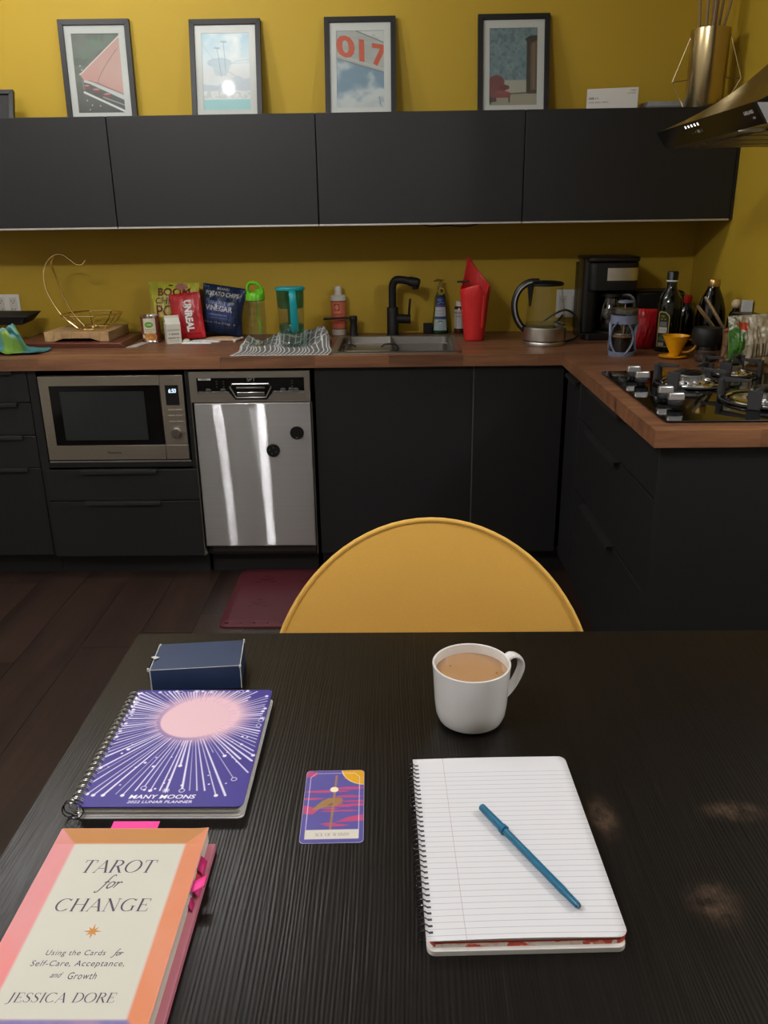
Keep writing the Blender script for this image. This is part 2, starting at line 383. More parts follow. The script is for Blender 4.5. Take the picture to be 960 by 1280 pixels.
# ---------------------------------------------------------------- materials used in many places
BLACKCAB = mat('black_laminate', (25, 25, 26), 0.50, var=0.08, vscale=60, bump=0.08, bscale=900, spec=0.5)
BLACKPL = mat('black_plastic', (17, 17, 18), 0.35)
BLACKMT = mat('black_matte', (20, 20, 21), 0.6)
STEEL = mat('brushed_steel', (176, 172, 165), 0.30, 1.0, var=0.05, vscale=40, stretch=(0.05, 1, 6), bump=0.03, bscale=300)
CHROME = mat('chrome', (215, 215, 215), 0.10, 1.0, var=0.02)
ALU = mat('aluminium', (190, 190, 190), 0.35, 1.0, var=0.03)
GOLD = mat('gold_wire', (236, 212, 146), 0.2, 1.0, var=0.04)
WHITEPL = mat('white_plastic', (225, 224, 220), 0.4, var=0.02)
GLASS = mat('clear_glass', (245, 248, 248), 0.02, trans=1.0, ior=1.45, var=0.0)
INK = mat('dark_ink', (62, 58, 72), 0.6, var=0.05)
WHITEINK = mat('white_ink', (235, 235, 235), 0.5, var=0.02)
PRINT = print_mat('matte_print', 0.5)
GLOSSPRINT = print_mat('satin_print', 0.42, bump=0.0, spec=.3)
FOIL = print_mat('foil_print', 0.3, bump=0.35)

def steel_door():
    """sheet steel brushed sideways: fine horizontal scratches smear every highlight upright"""
    m, nt, b = newmat('door_steel'); li = nt.links; nt.nodes.remove(b); out = nt.nodes['Material Output']
    tc = nd(nt, 'ShaderNodeTexCoord'); mp = nd(nt, 'ShaderNodeMapping'); mp.inputs['Scale'].default_value = (2.0, 2.0, 500)
    li.new(tc.outputs['Object'], mp.inputs['Vector'])
    n = nd(nt, 'ShaderNodeTexNoise', Scale=1.0, Detail=2.0); li.new(mp.outputs[0], n.inputs['Vector'])
    r = nd(nt, 'ShaderNodeMapRange'); li.new(n.outputs['Fac'], r.inputs['Value']); r.inputs['To Min'].default_value = 0.50; r.inputs['To Max'].default_value = 0.60
    g = nd(nt, 'ShaderNodeBsdfAnisotropic', Roughness=STREAK_R, Anisotropy=STREAK_A); li.new(r.outputs[0], g.inputs['Color'])
    cx = nd(nt, 'ShaderNodeCombineXYZ', X=1.0); li.new(cx.outputs[0], g.inputs['Tangent'])
    n2 = nd(nt, 'ShaderNodeTexNoise', Scale=2.0, Detail=0.0); li.new(tc.outputs['Object'], n2.inputs['Vector'])
    bp = nd(nt, 'ShaderNodeBump', Strength=1.0, Distance=0.0016); li.new(n2.outputs['Fac'], bp.inputs['Height']); li.new(bp.outputs[0], g.inputs['Normal'])
    g2 = nd(nt, 'ShaderNodeBsdfAnisotropic', Roughness=.5, Anisotropy=0.0); li.new(r.outputs[0], g2.inputs['Color'])
    mx = nd(nt, 'ShaderNodeMixShader'); mx.inputs[0].default_value = .6; li.new(g.outputs[0], mx.inputs[1]); li.new(g2.outputs[0], mx.inputs[2]); li.new(mx.outputs[0], out.inputs['Surface'])
    return m
STREAK_R, STREAK_A = .095, .975
DOORSTEEL = steel_door()

# ---------------------------------------------------------------- the room
def wall_mat(name, col):
    return mat(name, col, 0.62, var=0.035, vscale=3.0, bump=0.12, bscale=420, spec=0.4)
YELLOW = wall_mat('mustard_paint', (186, 155, 46))
OFFWHITE = wall_mat('off_white_paint', (196, 190, 178))
WX0, WX1, WY0, WY1, CZ = -2.6, 1.29, -2.4, 3.79, 2.75
struct('wall_back', M().box(WX0-.1, WX1+.1, WY1, WY1+.1, 0, CZ), YELLOW)
struct('wall_right', M().box(WX1, WX1+.1, 1.9, WY1, 0, CZ), YELLOW)
struct('wall_alcove', M().box(WX1+.1, 3.1, 1.9, 2.0, 0, CZ), OFFWHITE)
struct('wall_dining', M().box(3.0, 3.1, WY0, 1.9, 0, CZ), OFFWHITE)
struct('wall_left', M().box(WX0-.1, WX0, WY0, WY1, 0, CZ), OFFWHITE)
struct('wall_front', M().box(WX0-.1, 3.1, WY0-.1, WY0, 0, CZ), OFFWHITE)
struct('ceiling', M().box(WX0-.1, 3.1, WY0-.1, WY1+.1, CZ, CZ+.1), wall_mat('ceiling_paint', (236, 234, 228)))
floor = struct('floor', M().box(WX0-.1, 3.1, WY0-.1, WY1+.1, -.06, -.004), mat('floor_underlay', (14, 10, 9), 0.8))
FLOORWOOD = wood('dark_plank_wood', (28, 19, 16), (60, 42, 34), 0.42, 'Y', grain=10, fine=120, bump=0.12, rand=0.28)
bx = []; x = WX0; k = 0
while x < 2.99:
    w = min(0.185, 3.0-x); y = WY0-RNG.rand()*1.2
    while y < WY1:
        y2 = y+1.22; a, b2 = max(y, WY0), min(y2, WY1)
        if b2-a > .02: bx.append((x+.0008, x+w-.0008, a+.0008, b2-.0008, -.012, 0.0))
        y = y2
    x += .185
pieces('plank', bx, FLOORWOOD, floor)

# ---------------------------------------------------------------- base cabinets
FY = 3.17            # face of the drawer fronts
PX0 = 0.645          # face of the peninsula drawers
def front(name, x0, x1, z0, z1, parent, ox, oy, lip=None, y=FY):
    """a flat drawer front (or door) facing -Y, with a folded edge pull on top when lip = (x0, x1)"""
    d = obj(name, M().box(x0-ox, x1-ox, y-oy, y+.018-oy, z0, z1), BLACKCAB, parent, bevel=.0012)
    if lip:
        a, b = lip[0]-ox, lip[1]-ox; yy = y-oy
        obj('handle', M().prism([(yy+.010, z1+.0005), (yy+.010, z1+.003), (yy-.020, z1+.003), (yy-.020, z1-.010), (yy-.0175, z1-.010), (yy-.0175, z1+.0005)], a, b, 'yz'), BLACKHANDLE, d, bevel=.0006)
    return d
BLACKHANDLE = mat('black_handle', (36, 36, 36), 0.42, spec=0.5)
def carcass(x0, x1, parent, ox, oy, z1=.868, hole=None):
    t = .016; y0, y1 = FY+.020-oy, 3.785-oy; a, b = x0-ox+.001, x1-ox-.001
    m = M()
    m.box(a, a+t, y0, y1, .102, z1); m.box(b-t, b, y0, y1, .102, z1); m.box(a+t, b-t, y0, y1, .102, .118); m.box(a+t, b-t, y1-.01, y1, .118, z1)
    m.box(a+t, b-t, y0, y0+.06, z1-.016, z1)
    return obj('body', m, BLACKCAB, parent)
def plinth(x0, x1, parent, ox, oy):
    obj('plinth', M().box(x0-ox+.001, x1-ox-.001, 3.235-oy, 3.25-oy, 0.0, .1), BLACKCAB, parent)
DRW = [(.745, .866), (.614, .741), (.482, .610), (.104, .478)]
def drawer_cab(x0, x1, label):
    ox, oy = (x0+x1)/2, 3.45
    t = thing('drawer_cabinet', label, 'cabinet', (ox, oy, 0))
    carcass(x0, x1, t, ox, oy)
    for i, (z0, z1) in enumerate(DRW):
        front('drawer', x0+.0015, x1-.0015, z0, z1, t, ox, oy, (ox-.15, ox+.15))
    plinth(x0, x1, t, ox, oy)
drawer_cab(-1.822, -1.425, 'black four-drawer base cabinet left of the microwave')
drawer_cab(-2.222, -1.825, 'black four-drawer base cabinet at the far left end of the run')

# microwave cabinet: open niche on top, two wide drawers below
ox, oy = -1.104, 3.45
t = thing('microwave_cabinet', 'black base cabinet with a microwave niche above two wide drawers', 'cabinet', (ox, oy, 0))
m = M(); y0, y1 = FY-oy, 3.785-oy
m.box(-1.4235-ox, -1.390-ox, y0, y1, .102, .868); m.box(-.8165-ox, -.797-ox, y0, y1, .102, .868); m.box(-1.39-ox, -.8165-ox, y0+.002, y1, .478, .500)
m.box(-1.39-ox, -.8165-ox, y1-.02, y1, .102, .868); m.box(-1.39-ox, -.8165-ox, y0+.03, y1-.02, .102, .118)
obj('body', m, BLACKCAB, t, bevel=.001)
obj('edge_strip', M().box(-1.385-ox, -.82-ox, y0-.001, y0+.0015, .500, .507), ALU, t)
# drawers stand slightly proud so that they cover the side panels
for z0, z1 in ((.346, .472), (.104, .341)):
    front('drawer', -1.4075, -.7965, z0, z1, t, ox, oy, (-1.255, -.953), y=FY-.019)
plinth(-1.4235, -.797, t, ox, oy)

# sink cabinet and corner cabinet doors
ox = -.02
t = thing('sink_cabinet', 'black base cabinet with one wide plain door under the sink', 'cabinet', (ox, oy, 0))
carcass(-.318, .290, t, ox, oy, z1=.73)
obj('door', M().box(-.317-ox, .2895-ox, FY-oy, FY+.018-oy, .104, .866), BLACKCAB, t, bevel=.0012)
plinth(-.318, .290, t, ox, oy)
ox = .465
t = thing('corner_cabinet', 'black corner base cabinet with a plain door right of the sink cabinet', 'cabinet', (ox, oy, 0))
m = M(); a, b = .293-ox, 1.285-ox
m.box(a, a+.016, FY+.02-oy, 3.785-oy, .102, .868).box(b-.016, b, FY+.02-oy, 3.785-oy, .102, .868).box(a+.016, b-.016, FY+.02-oy, 3.785-oy, .102, .118).box(a+.016, b-.016, 3.775-oy, 3.785-oy, .118, .868)
obj('body', m, BLACKCAB, t)
obj('door', M().box(.2945-ox, .636-ox, FY-oy, FY+.018-oy, .104, .866), BLACKCAB, t, bevel=.0012)
obj('edge_strip', M().box(.2905-ox, .2935-ox, FY-.002-oy, FY+.012-oy, .104, .866), mat('panel_edge', (92, 90, 86), 0.45), t)
obj('plinth', M().box(.294-ox, .70-ox, 3.235-oy, 3.25-oy, 0, .1), BLACKCAB, t)

# peninsula: narrow filler unit, wide drawer unit, end panel
def pen_front(name, y0, y1, z0, z1, parent, oy, lip=None):
    d = obj(name, M().box(0, .018, y0-oy, y1-oy, z0, z1), BLACKCAB, parent, bevel=.0012)
    if lip:
        obj('handle', M().prism([(.010, z1+.0005), (.010, z1+.003), (-.020, z1+.003), (-.020, z1-.010), (-.0175, z1-.010), (-.0175, z1+.0005)], lip[0]-oy, lip[1]-oy, 'xz'), BLACKHANDLE, d, bevel=.0006)
oy2 = 2.45
t = thing('peninsula_cabinet', 'black three-drawer base cabinet in the peninsula under the hob', 'cabinet', (PX0, oy2, 0))
m = M(); a, b = 2.002-oy2, 2.908-oy2
m.box(.02, .64, a, a+.016, .102, .868).box(.02, .64, b-.016, b, .102, .868).box(.02, .64, a+.016, b-.016, .102, .118).box(.63, .64, a+.016, b-.016, .118, .868)
obj('body', m, BLACKCAB, t)
for z0, z1 in ((.729, .862), (.466, .722), (.104, .459)):
    pen_front('drawer', 2.004, 2.906, z0, z1, t, oy2, (2.337, 2.722))
obj('plinth', M().box(.06, .075, a, b, 0, .1), BLACKCAB, t)
oy2 = 3.0
t = thing('narrow_cabinet', 'narrow black pull-out unit of the peninsula beside the inner corner', 'cabinet', (PX0, oy2, 0))
m = M(); a, b = 2.911-oy2, 3.165-oy2
m.box(.02, .64, a, a+.016, .102, .868).box(.02, .64, b-.016, b, .102, .868).box(.02, .64, a+.016, b-.016, .102, .118)
obj('body', m, BLACKCAB, t)
pen_front('door', 2.912, 3.140, .104, .846, t, oy2, (2.918, 3.098))
obj('plinth', M().box(.06, .075, a, b, 0, .1), BLACKCAB, t)
tag(obj('end_panel', M().box(0, .645, 0, .018, 0.0, .868), BLACKCAB, loc=(.643, 1.982, 0), bevel=.001), 'tall plain black panel closing the near end of the peninsula', 'panel')

# ---------------------------------------------------------------- upper cabinets
UY, UZ0, UZ1 = 3.40, 1.378, 1.772
ups = [(-1.860, -1.080, 'black wall cabinet with flap door, leftmost of the row of four'),
       (-1.080, -.298, 'black wall cabinet with flap door, below the picture of the pale blue tower'),
       (-.298, .484, 'black wall cabinet with flap door, above the faucet and below the orange number picture'),
       (.484, 1.278, 'black wall cabinet with flap door, rightmost in the corner behind the hood')]
for x0, x1, lb in ups:
    ox = (x0+x1)/2
    t = thing('wall_cabinet', lb, 'cabinet', (ox, UY, UZ0), group='black wall cabinets above the worktop')
    a, b, h = x0-ox, x1-ox, UZ1-UZ0; e = .0012
    m = M(); m.box(a+e, b-e, .020, .385, 0, .016).box(a+e, b-e, .020, .385, h-.016, h).box(a+e, a+.018, .020, .385, .016, h-.016).box(b-.018, b-e, .020, .385, .016, h-.016).box(a+.018, b-.018, .375, .385, .016, h-.016)
    obj('body', m, BLACKCAB, t)
    obj('door', M().box(a+.0018, b-.0018, 0, .018, .004, h), BLACKCAB, t, bevel=.0012)
    mid = (a+b)/2
    for p, q in ((a+.002, mid-.001), (mid+.001, b-.002)):
        obj('edge_strip', M().box(p, q, .002, .020, -.003, .0035), mat('strip_metal', (205, 203, 198), 0.4, 0.6), t)
    if x0 > .4: obj('side_panel', M().box(b, b+.010, 0, .385, 0, h), BLACKCAB, t)
tag(obj('cable', M().tube(spline([(.10, 3.50, 1.376), (.14, 3.46, 1.367), (.2, 3.44, 1.370), (.27, 3.43, 1.366), (.33, 3.46, 1.376)], 5), .0025, 6), BLACKMT), 'thin black cable hanging under the wall cabinets above the faucet', 'cable')

# ---------------------------------------------------------------- worktop of wooden staves
STAVE = wood('walnut_staves', (92, 59, 41), (150, 103, 71), 0.42, 'X', grain=16, fine=170, bump=0.06, rand=0.16)
WZ0, WZ1 = .871, .914
ctop = thing('worktop', 'L-shaped walnut-brown butcher block worktop along the back wall and over the peninsula', 'worktop', (0, 3.14, WZ0))
SX0, SX1, SY0, SY1 = -.245, .238, 3.205, 3.655
bx = []
def run(xa, xb, ya, yb, wid, lo, hi):
    n = int(round((yb-ya)/wid)); w = (yb-ya)/n
    for j in range(n):
        y0, y1 = ya+j*w, ya+(j+1)*w; x = xa-RNG.rand()*lo
        while x < xb:
            x2 = x+lo+RNG.rand()*(hi-lo); a, b = max(x, xa), min(x2, xb); x = x2
            if b-a < .012: continue
            segs = [(a, b)]
            if y1 > SY0+.001 and y0 < SY1-.001 and xa < SX0:
                segs = [(max(a, xa), min(b, SX0)), (max(a, SX1), min(b, xb))]
            for p, q in segs:
                if q-p > .004:
                    g = .00025; bx.append((p+g, q-g, y0+g, y1-g, WZ0, WZ1-RNG.rand()*.0002))
run(-2.222, 1.288, 3.140, SY0, .0325, .25, .7)
run(-2.222, 1.288, SY0, SY1, .045, .25, .7)
run(-2.222, 1.288, SY1, 3.788, .0443, .25, .7)
run(.620, 1.288, 1.958, 3.1395, .0492, .28, .75)
pieces('stave', bx, STAVE, ctop, (0, 3.14, WZ0))
# ---------------------------------------------------------------- microwave
ox, oy, oz = -1.102, FY, .507
t = thing('microwave', 'built-in stainless steel microwave with a lit clock in the niche', 'microwave', (ox, oy, oz))
X = lambda v: v-ox
Z = lambda v: v-oz
obj('body', M().box(X(-1.378), X(-.826), .012, .40, Z(.507), Z(.846)), BLACKMT, t)
MWST = mat('microwave_steel', (165, 158, 146), 0.42, 1.0, var=0.06, vscale=30, stretch=(0.05, 1, 8), bump=0.03, bscale=300)
d = obj('door', M().box(X(-1.381), X(-.9145), -.012, .011, Z(.573), Z(.846)).box(X(-1.381), X(-.9145), -.012, .011, Z(.513), Z(.5725)), MWST, t, bevel=.0015)
obj('window', M().box(X(-1.342), X(-.9150), -.0135, -.011, Z(.5735), Z(.809)), mat('door_glass', (8, 8, 9), 0.08, var=0.1), d)
obj('screen', M().box(X(-1.302), X(-.976), -.0142, -.0132, Z(.594), Z(.786)), mat('door_screen', (40, 43, 43), 0.22, var=0.15, vscale=6), d)
letters('lettering', glyphs('Panasonic', bold=.012), (X(-1.117), -.0128, Z(.538)), (1, 0, 0), (0, 0, 1), .010, mat('black_ink', (25, 24, 24), .5), d)
d = obj('control_panel', M().box(X(-.9125), X(-.823), -.012, .011, Z(.573), Z(.846)).box(X(-.9125), X(-.823), -.012, .011, Z(.513), Z(.5722)), MWST, t, bevel=.0015)
obj('display', M().box(X(-.893), X(-.8415), -.0135, -.011, Z(.730), Z(.808)), BLACKPL, d)
letters('clock_digits', glyphs('6:50', bold=.01, shear=.12), (X(-.8655), -.0142, Z(.778)), (1, 0, 0), (0, 0, 1), .0165, mat('digit_glow', (205, 228, 255), .5, emit=1.6), d, w=.029)
letters('lettering', glyphs('Inverter'), (X(-.869), -.0128, Z(.826)), (1, 0, 0), (0, 0, 1), .005, mat('grey_ink', (95, 90, 84), .5), d)
BTN = mat('button_edge', (196, 190, 178), .35, .8)
for zz in (.712, .689, .665):
    for xx in (-.888, -.860):
        obj('button', M().box(X(xx), X(xx+.024), -.0145, -.011, Z(zz-.002), Z(zz+.0015)), BTN, d)
kn = obj('knob', M().lathe([(.0185, 0), (.0185, .016), (.0165, .019), (.001, .019)], 28), CHROME, d, loc=(X(-.864), -.012, Z(.622)), rot=(pi/2, 0, 0))

# ---------------------------------------------------------------- dishwasher
ox, oy, oz = -.5605, 3.15, 0
t = thing('dishwasher', 'narrow stainless steel dishwasher between the microwave and the sink cabinet', 'dishwasher', (ox, oy, oz))
X = lambda v: v-ox
obj('body', M().box(X(-.783), X(-.338), .030, .60, .10, .862), BLACKMT, t)
obj('toe_panel', M().box(X(-.783), X(-.338), .085, .10, .0, .10), BLACKMT, t)
obj('kick_strip', M().box(X(-.765), X(-.342), .022, .029, .112, .138), mat('dark_steel', (70, 68, 66), .45, .8), t)
dd = obj('door', M().box(X(-.7865), X(-.3345), 0, .028, .143, .739), DOORSTEEL, t, bevel=.006, seg=4)
EDGE = mat('trim_edge', (150, 148, 144), .3, 1.0)
obj('side_strip', M().prism([(X(-.7950), .105), (X(-.780), .118), (X(-.7905), .135), (X(-.7905), .860), (X(-.7950), .860)], -.004, .02, 'xz'), EDGE, t)
obj('side_strip', M().box(X(-.3315), X(-.3285), -.002, .02, .110, .740), EDGE, t)
# control panel: a steel frame round a black fascia
m = M()
x0, x1, z0, z1 = X(-.7935), X(-.3335), .742, .860
a, b, c, e = X(-.766), X(-.355), .781, .836
hexo = [(X(-.646), .781), (X(-.621), .752), (X(-.500), .752), (X(-.475), .781)]
m.box(x0, x1, -.006, .028, e, z1).box(x0, a, -.006, .028, z0, e).box(b, x1, -.006, .028, z0, e)
m.prism([(a, z0), (a, c), hexo[0], hexo[1], (hexo[1][0], z0)], -.006, .028, 'xz')
m.prism([(hexo[2][0], z0), hexo[2], hexo[3], (b, c), (b, z0)], -.006, .028, 'xz')
m.prism([(hexo[1][0], z0), hexo[1], hexo[2], (hexo[2][0], z0)], -.006, .028, 'xz')
cp = obj('control_panel', m, mat('panel_steel', (168, 164, 156), .38, 1.0, var=.04, stretch=(.05, 1, 6), bump=.03, bscale=300), t)
m = M().prism([(a, c), hexo[0], hexo[1], hexo[2], hexo[3], (b, c), (b, e), (a, e)], -.002, .004, 'xz')
fa = obj('fascia', m, mat('gloss_black', (10, 10, 11), .15), cp)
obj('fascia_edge', M().tube([(a, -.005, c), (hexo[0][0], -.005, hexo[0][1]), (hexo[1][0], -.005, hexo[1][1]), (hexo[2][0], -.005, hexo[2][1]), (hexo[3][0], -.005, hexo[3][1]), (b, -.005, c)], .0022, 6), CHROME, cp)
hx = [(X(-.640), .800), (X(-.630), .812), (X(-.491), .812), (X(-.481), .800), (X(-.503), .760), (X(-.618), .760)]
hd = obj('handle', M().tube([(p[0], -.006, p[1]) for p in hx], .0035, 8, closed=True), EDGE, cp)
obj('grip_bar', M().box(X(-.613), X(-.508), -.009, -.003, .766, .781), CHROME, hd, bevel=.002)
obj('grip_lip', M().box(X(-.615), X(-.506), -.008, -.003, .794, .800), EDGE, hd, bevel=.001)
letters('lettering', glyphs('SPT', bold=.0), (X(-.557), -.0025, .822), (1, 0, 0), (0, 0, 1), .0135, mat('logo_grey', (150, 150, 148), .4), cp, w=.033)
obj('sticker', M().box(X(-.760), X(-.712), -.0028, -.0020, .8265, .8345), mat('sticker_paper', (205, 205, 200), .6), cp)
letters('lettering', glyphs('ENERGY', bold=.02), (X(-.736), -.0031, .8283), (1, 0, 0), (0, 0, 1), .0045, mat('black_ink', (25, 24, 24), .5), cp)
DIM = mat('dim_print', (70, 69, 66), .5)
for xx, zz in ((-.724, .787), (-.667, .787), (-.437, .787), (-.407, .787), (-.388, .787)):
    obj('button', M().lathe([(.011, 0), (.009, .002), (.001, .0028)], 16, sy=.6), DIM, cp, loc=(X(xx), -.002, zz+.002), rot=(pi/2, 0, 0))
for xx in (-.690, -.664, -.402):
    for zz in (.801, .812, .822):
        obj('indicator', M().box(X(xx)-.003, X(xx)+.003, -.0026, -.0018, zz-.0013, zz+.0013), DIM, cp)
# the two round magnets on its door
def magnet(x, z, label, dots):
    t = thing('magnet', label, 'magnet', (x, 3.1495, z))
    obj('disc', M().lathe([(.0255, 0), (.0265, .002), (.0265, .007), (.0245, .0095), (.001, .0095)], 32), BLACKPL, t, rot=(pi/2, 0, 0))
    if dots:
        for px, pz in ((-.014, .003), (.002, .012), (.011, -.005), (-.005, -.012)):
            obj('pin', M().lathe([(.0018, 0), (.0018, .0018), (.0005, .0018)], 8), mat('pin_silver', (170, 170, 165), .3, .8), t, loc=(px, -.0093, pz), rot=(pi/2, 0, 0))
    else:
        obj('mark', M().box(-.005, .004, -.0102, -.0094, -.0195, -.017), mat('pin_silver', (170, 170, 165), .3, .8), t)
magnet(-.488, .549, 'round black magnet with four silver dots low on the dishwasher door', True)
magnet(-.392, .619, 'plain round black magnet near the right edge of the dishwasher door', False)

# ---------------------------------------------------------------- sink
ox, oy, oz = 0, 3.43, .914
t = thing('sink', 'stainless steel drop-in sink in the worktop below the black faucet', 'sink', (-.004, oy, oz))
def loops(Ls):
    m = M(); n = len(Ls[0][0]); vs = [(p[0], p[1], z) for pts, z in Ls for p in pts]
    m.add(vs, [(k*n+i, k*n+(i+1) % n, (k+1)*n+(i+1) % n, (k+1)*n+i) for k in range(len(Ls)-1) for i in range(n)]); return m
SINKST = mat('sink_steel', (164, 161, 155), .42, 1.0, var=.06, stretch=(.1, 1, 1), bump=.04, bscale=200)
hw = .252
m = loops([(rrect(-hw, hw, -.243, .238, .02), .0004), (rrect(-hw, hw, -.243, .238, .02), .003), (rrect(-hw+.002, hw-.002, -.241, .236, .02), .0045),
           (rrect(-.228, .228, -.212, .200, .03), .0045), (rrect(-.225, .225, -.209, .197, .03), .001), (rrect(-.224, .224, -.208, .196, .03), -.022),
           (rrect(-.216, .216, -.200, .188, .03), -.024), (rrect(-.214, .214, -.198, .186, .03), -.15), (rrect(-.19, .19, -.175, .16, .03), -.170), (rrect(-.03, .03, -.03, .03, .029), -.174)])
obj('basin', m, SINKST, t)
obj('drain', M().lathe([(.001, -.172), (.03, -.172), (.04, -.168), (.042, -.1715)], 24), CHROME, t)
# drainer tray standing over the bowl
t = thing('drainer_tray', 'small steel drainer tray with black handle sitting in the sink', 'tray', (-.112, 3.4225, .8925))
m = loops([(rrect(-.092, .092, -.1985, .1915, .012), .029), (rrect(-.092, .092, -.1985, .1915, .012), .0), (rrect(-.088, .088, -.1945, .1875, .01), .0), (rrect(-.088, .088, -.1945, .1875, .01), .029), (rrect(-.092, .092, -.1985, .1915, .012), .029)])
obj('pan', m.box(-.088, .088, -.194, .187, 0, .0015), SINKST, t)
obj('handle', M().tube(spline([(.050, -.12, .030), (.065, -.12, .040), (.105, -.12, .040), (.116, -.12, .022), (.098, -.12, .004)], 5), .0035, 8), BLACKMT, t)
obj('handle', M().tube(spline([(-.05, -.10, .030), (-.07, -.10, .038), (-.098, -.10, .036), (-.0955, -.10, .006)], 5), .003, 8), BLACKMT, t)

# faucet and small filter tap
t = thing('faucet', 'tall matte black kitchen faucet with side lever behind the sink', 'faucet', (-.018, 3.70, .914))
obj('base', M().lathe([(.027, 0), (.027, .004), (.0245, .007), (.0245, .118), (.0225, .121), (.001, .121)], 28), BLACKMT, t)
obj('spout', M().tube(spline([(0, 0, .11), (0, -.001, .17), (.001, -.004, .212), (.014, -.010, .234), (.040, -.018, .236), (.072, -.028, .231)], 6), .0165, 14), BLACKMT, t)
obj('spray_head', M().tube([(.068, -.027, .232), (.074, -.029, .231), (.100, -.037, .226), (.112, -.041, .222), (.116, -.042, .221)], [.0170, .0195, .0205, .019, .014], 14).tube([(.100, -.037, .222), (.099, -.037, .198)], [.016, .013], 14), BLACKMT, t)
h = obj('handle', M().tube([(.018, 0, .072), (.060, 0, .070), (.076, 0, .069), (.078, 0, .069)], [.0195, .0195, .0195, .017], 16), BLACKMT, t)
obj('lever', M().tube([(.070, 0, .075), (.072, 0, .110), (.076, 0, .152), (.077, 0, .156)], [.0055, .0055, .005, .003], 8), BLACKMT, h)
t = thing('filter_tap', 'short black filter tap with a thin straight spout left of the faucet', 'tap', (-.190, 3.705, .914))
obj('base', M().lathe([(.021, 0), (.020, .004), (.0165, .012), (.0165, .040), (.0145, .050), (.0145, .060), (.0175, .066), (.0175, .082), (.016, .085), (.001, .085)], 20), BLACKMT, t)
obj('spout', M().tube([(.004, -.004, .078), (-.060, -.018, .078), (-.124, -.032, .077), (-.127, -.033, .074)], [.0045, .0045, .0045, .004], 8), BLACKMT, t)

# ---------------------------------------------------------------- gas hob
t = thing('gas_hob', 'black glass gas hob with chrome burners and cast-iron pan supports on the peninsula', 'hob', (.93, 2.38, .914))
HX = lambda x: x-.93
HY = lambda y: y-2.38
hg = obj('glass_top', M().prism(rrect(HX(.667), HX(1.21), HY(2.032), HY(2.735), .012), .0, .006), mat('black_glass', (5, 5, 6), .045, var=.05), t, bevel=.0015)
IRON = mat('cast_iron', (48, 48, 50), .62, var=.1, vscale=200, bump=.2, bscale=700)
def burner(x, y, r, top):
    b = obj('burner', M().lathe([(r*1.05, 0), (r*1.05, .004), (r*.93, .007), (r*.62, .008), (r*.60, .012), (r*.56, .014)], 36), CHROME, t, loc=(HX(x), HY(y), .006))
    obj('drip_ring', M().tube([(r*1.16*math.cos(2*pi*i/36), r*1.16*math.sin(2*pi*i/36), .006) for i in range(36)], .0045, 8, closed=True), CHROME, b)
    m = M().lathe([(r*.50, .012), (r*.52, .028), (r*.48, .031), (.001, .031)], 36)
    for i in range(18):
        a = 2*pi*i/18; m.hull8([(r*.5*math.cos(a)-.0015*math.sin(a)*s1+s2*.004*math.cos(a), r*.5*math.sin(a)+.0015*math.cos(a)*s1+s2*.004*math.sin(a), .017) for s1, s2 in ((-1, -1), (1, -1), (1, 1), (-1, 1))],
                               [(r*.5*math.cos(a)-.0015*math.sin(a)*s1+s2*.004*math.cos(a), r*.5*math.sin(a)+.0015*math.cos(a)*s1+s2*.004*math.sin(a), .029) for s1, s2 in ((-1, -1), (1, -1), (1, 1), (-1, 1))])
    obj('flame_crown', m, ALU, b)
    obj('cap', M().lathe([(r*.42, .031), (r*.45, .033), (r*.45, .037), (r*.40, .040), (.001, .041)], 36), mat('enamel_black', (14, 14, 15), .3), b)
    obj('igniter', M().lathe([(.003, .012), (.003, .030), (.0015, .036), (.0005, .036)], 10), WHITEPL, b, loc=(-r*.58, -r*.12, 0))
    g = obj('pan_support', M().tube([((r+.032)*math.cos(2*pi*i/40), (r+.030)*math.sin(2*pi*i/40), .0065) for i in range(40)], .0030, 6, closed=True), IRON, t, loc=(HX(x), HY(y), .006))
    for k in range(4):
        a = pi/4+pi/2*k+top; c, s = math.cos(a), math.sin(a); R = r+.034
        def P(rad, side, z): return (rad*c-side*s, rad*s+side*c, z)
        m = M().hull8([P(R-.006, -.016, 0), P(R+.006, -.016, 0), P(R+.006, .016, 0), P(R-.006, .016, 0)], [P(R-.006, -.018, .050), P(R+.006, -.018, .050), P(R+.006, .018, .050), P(R-.006, .018, .050)])
        m.hull8([P(r*.55, -.003, .046), P(R, -.005, .040), P(R, .005, .040), P(r*.55, .003, .046)], [P(r*.55, -.003, .054), P(R, -.005, .054), P(R, .005, .054), P(r*.55, .003, .054)])
        obj('arm', m, IRON, g, bevel=.0015)
burner(.880, 2.500, .072, 0)
burner(1.060, 2.650, .050, .2)
burner(1.010, 2.245, .096, .1)
KN = mat('satin_silver', (205, 205, 206), .28, .85)
for y in (2.600, 2.505, 2.275, 2.185):
    k = obj('knob', M().lathe([(.010, 0), (.010, .007), (.0205, .009), (.0205, .018), (.0190, .0205), (.001, .0205)], 28), BLACKMT, t, loc=(HX(.737), HY(y), .006))
    obj('grip', M().hull8([(-.0215, -.0095, .0195), (.0215, -.0095, .0195), (.0215, .0095, .0195), (-.0215, .0095, .0195)], [(-.0195, -.0075, .0400), (.0195, -.0075, .0400), (.0195, .0075, .0400), (-.0195, .0075, .0400)]), KN, k, rot=(0, 0, .06), bevel=.0035, seg=3)
obj('label_plate', M().prism([(HX(.80), HY(2.37)), (HX(.835), HY(2.37)), (HX(.835), HY(2.43)), (HX(.80), HY(2.43))], .006, .0066), mat('plate_grey', (52, 52, 54), .35), t)

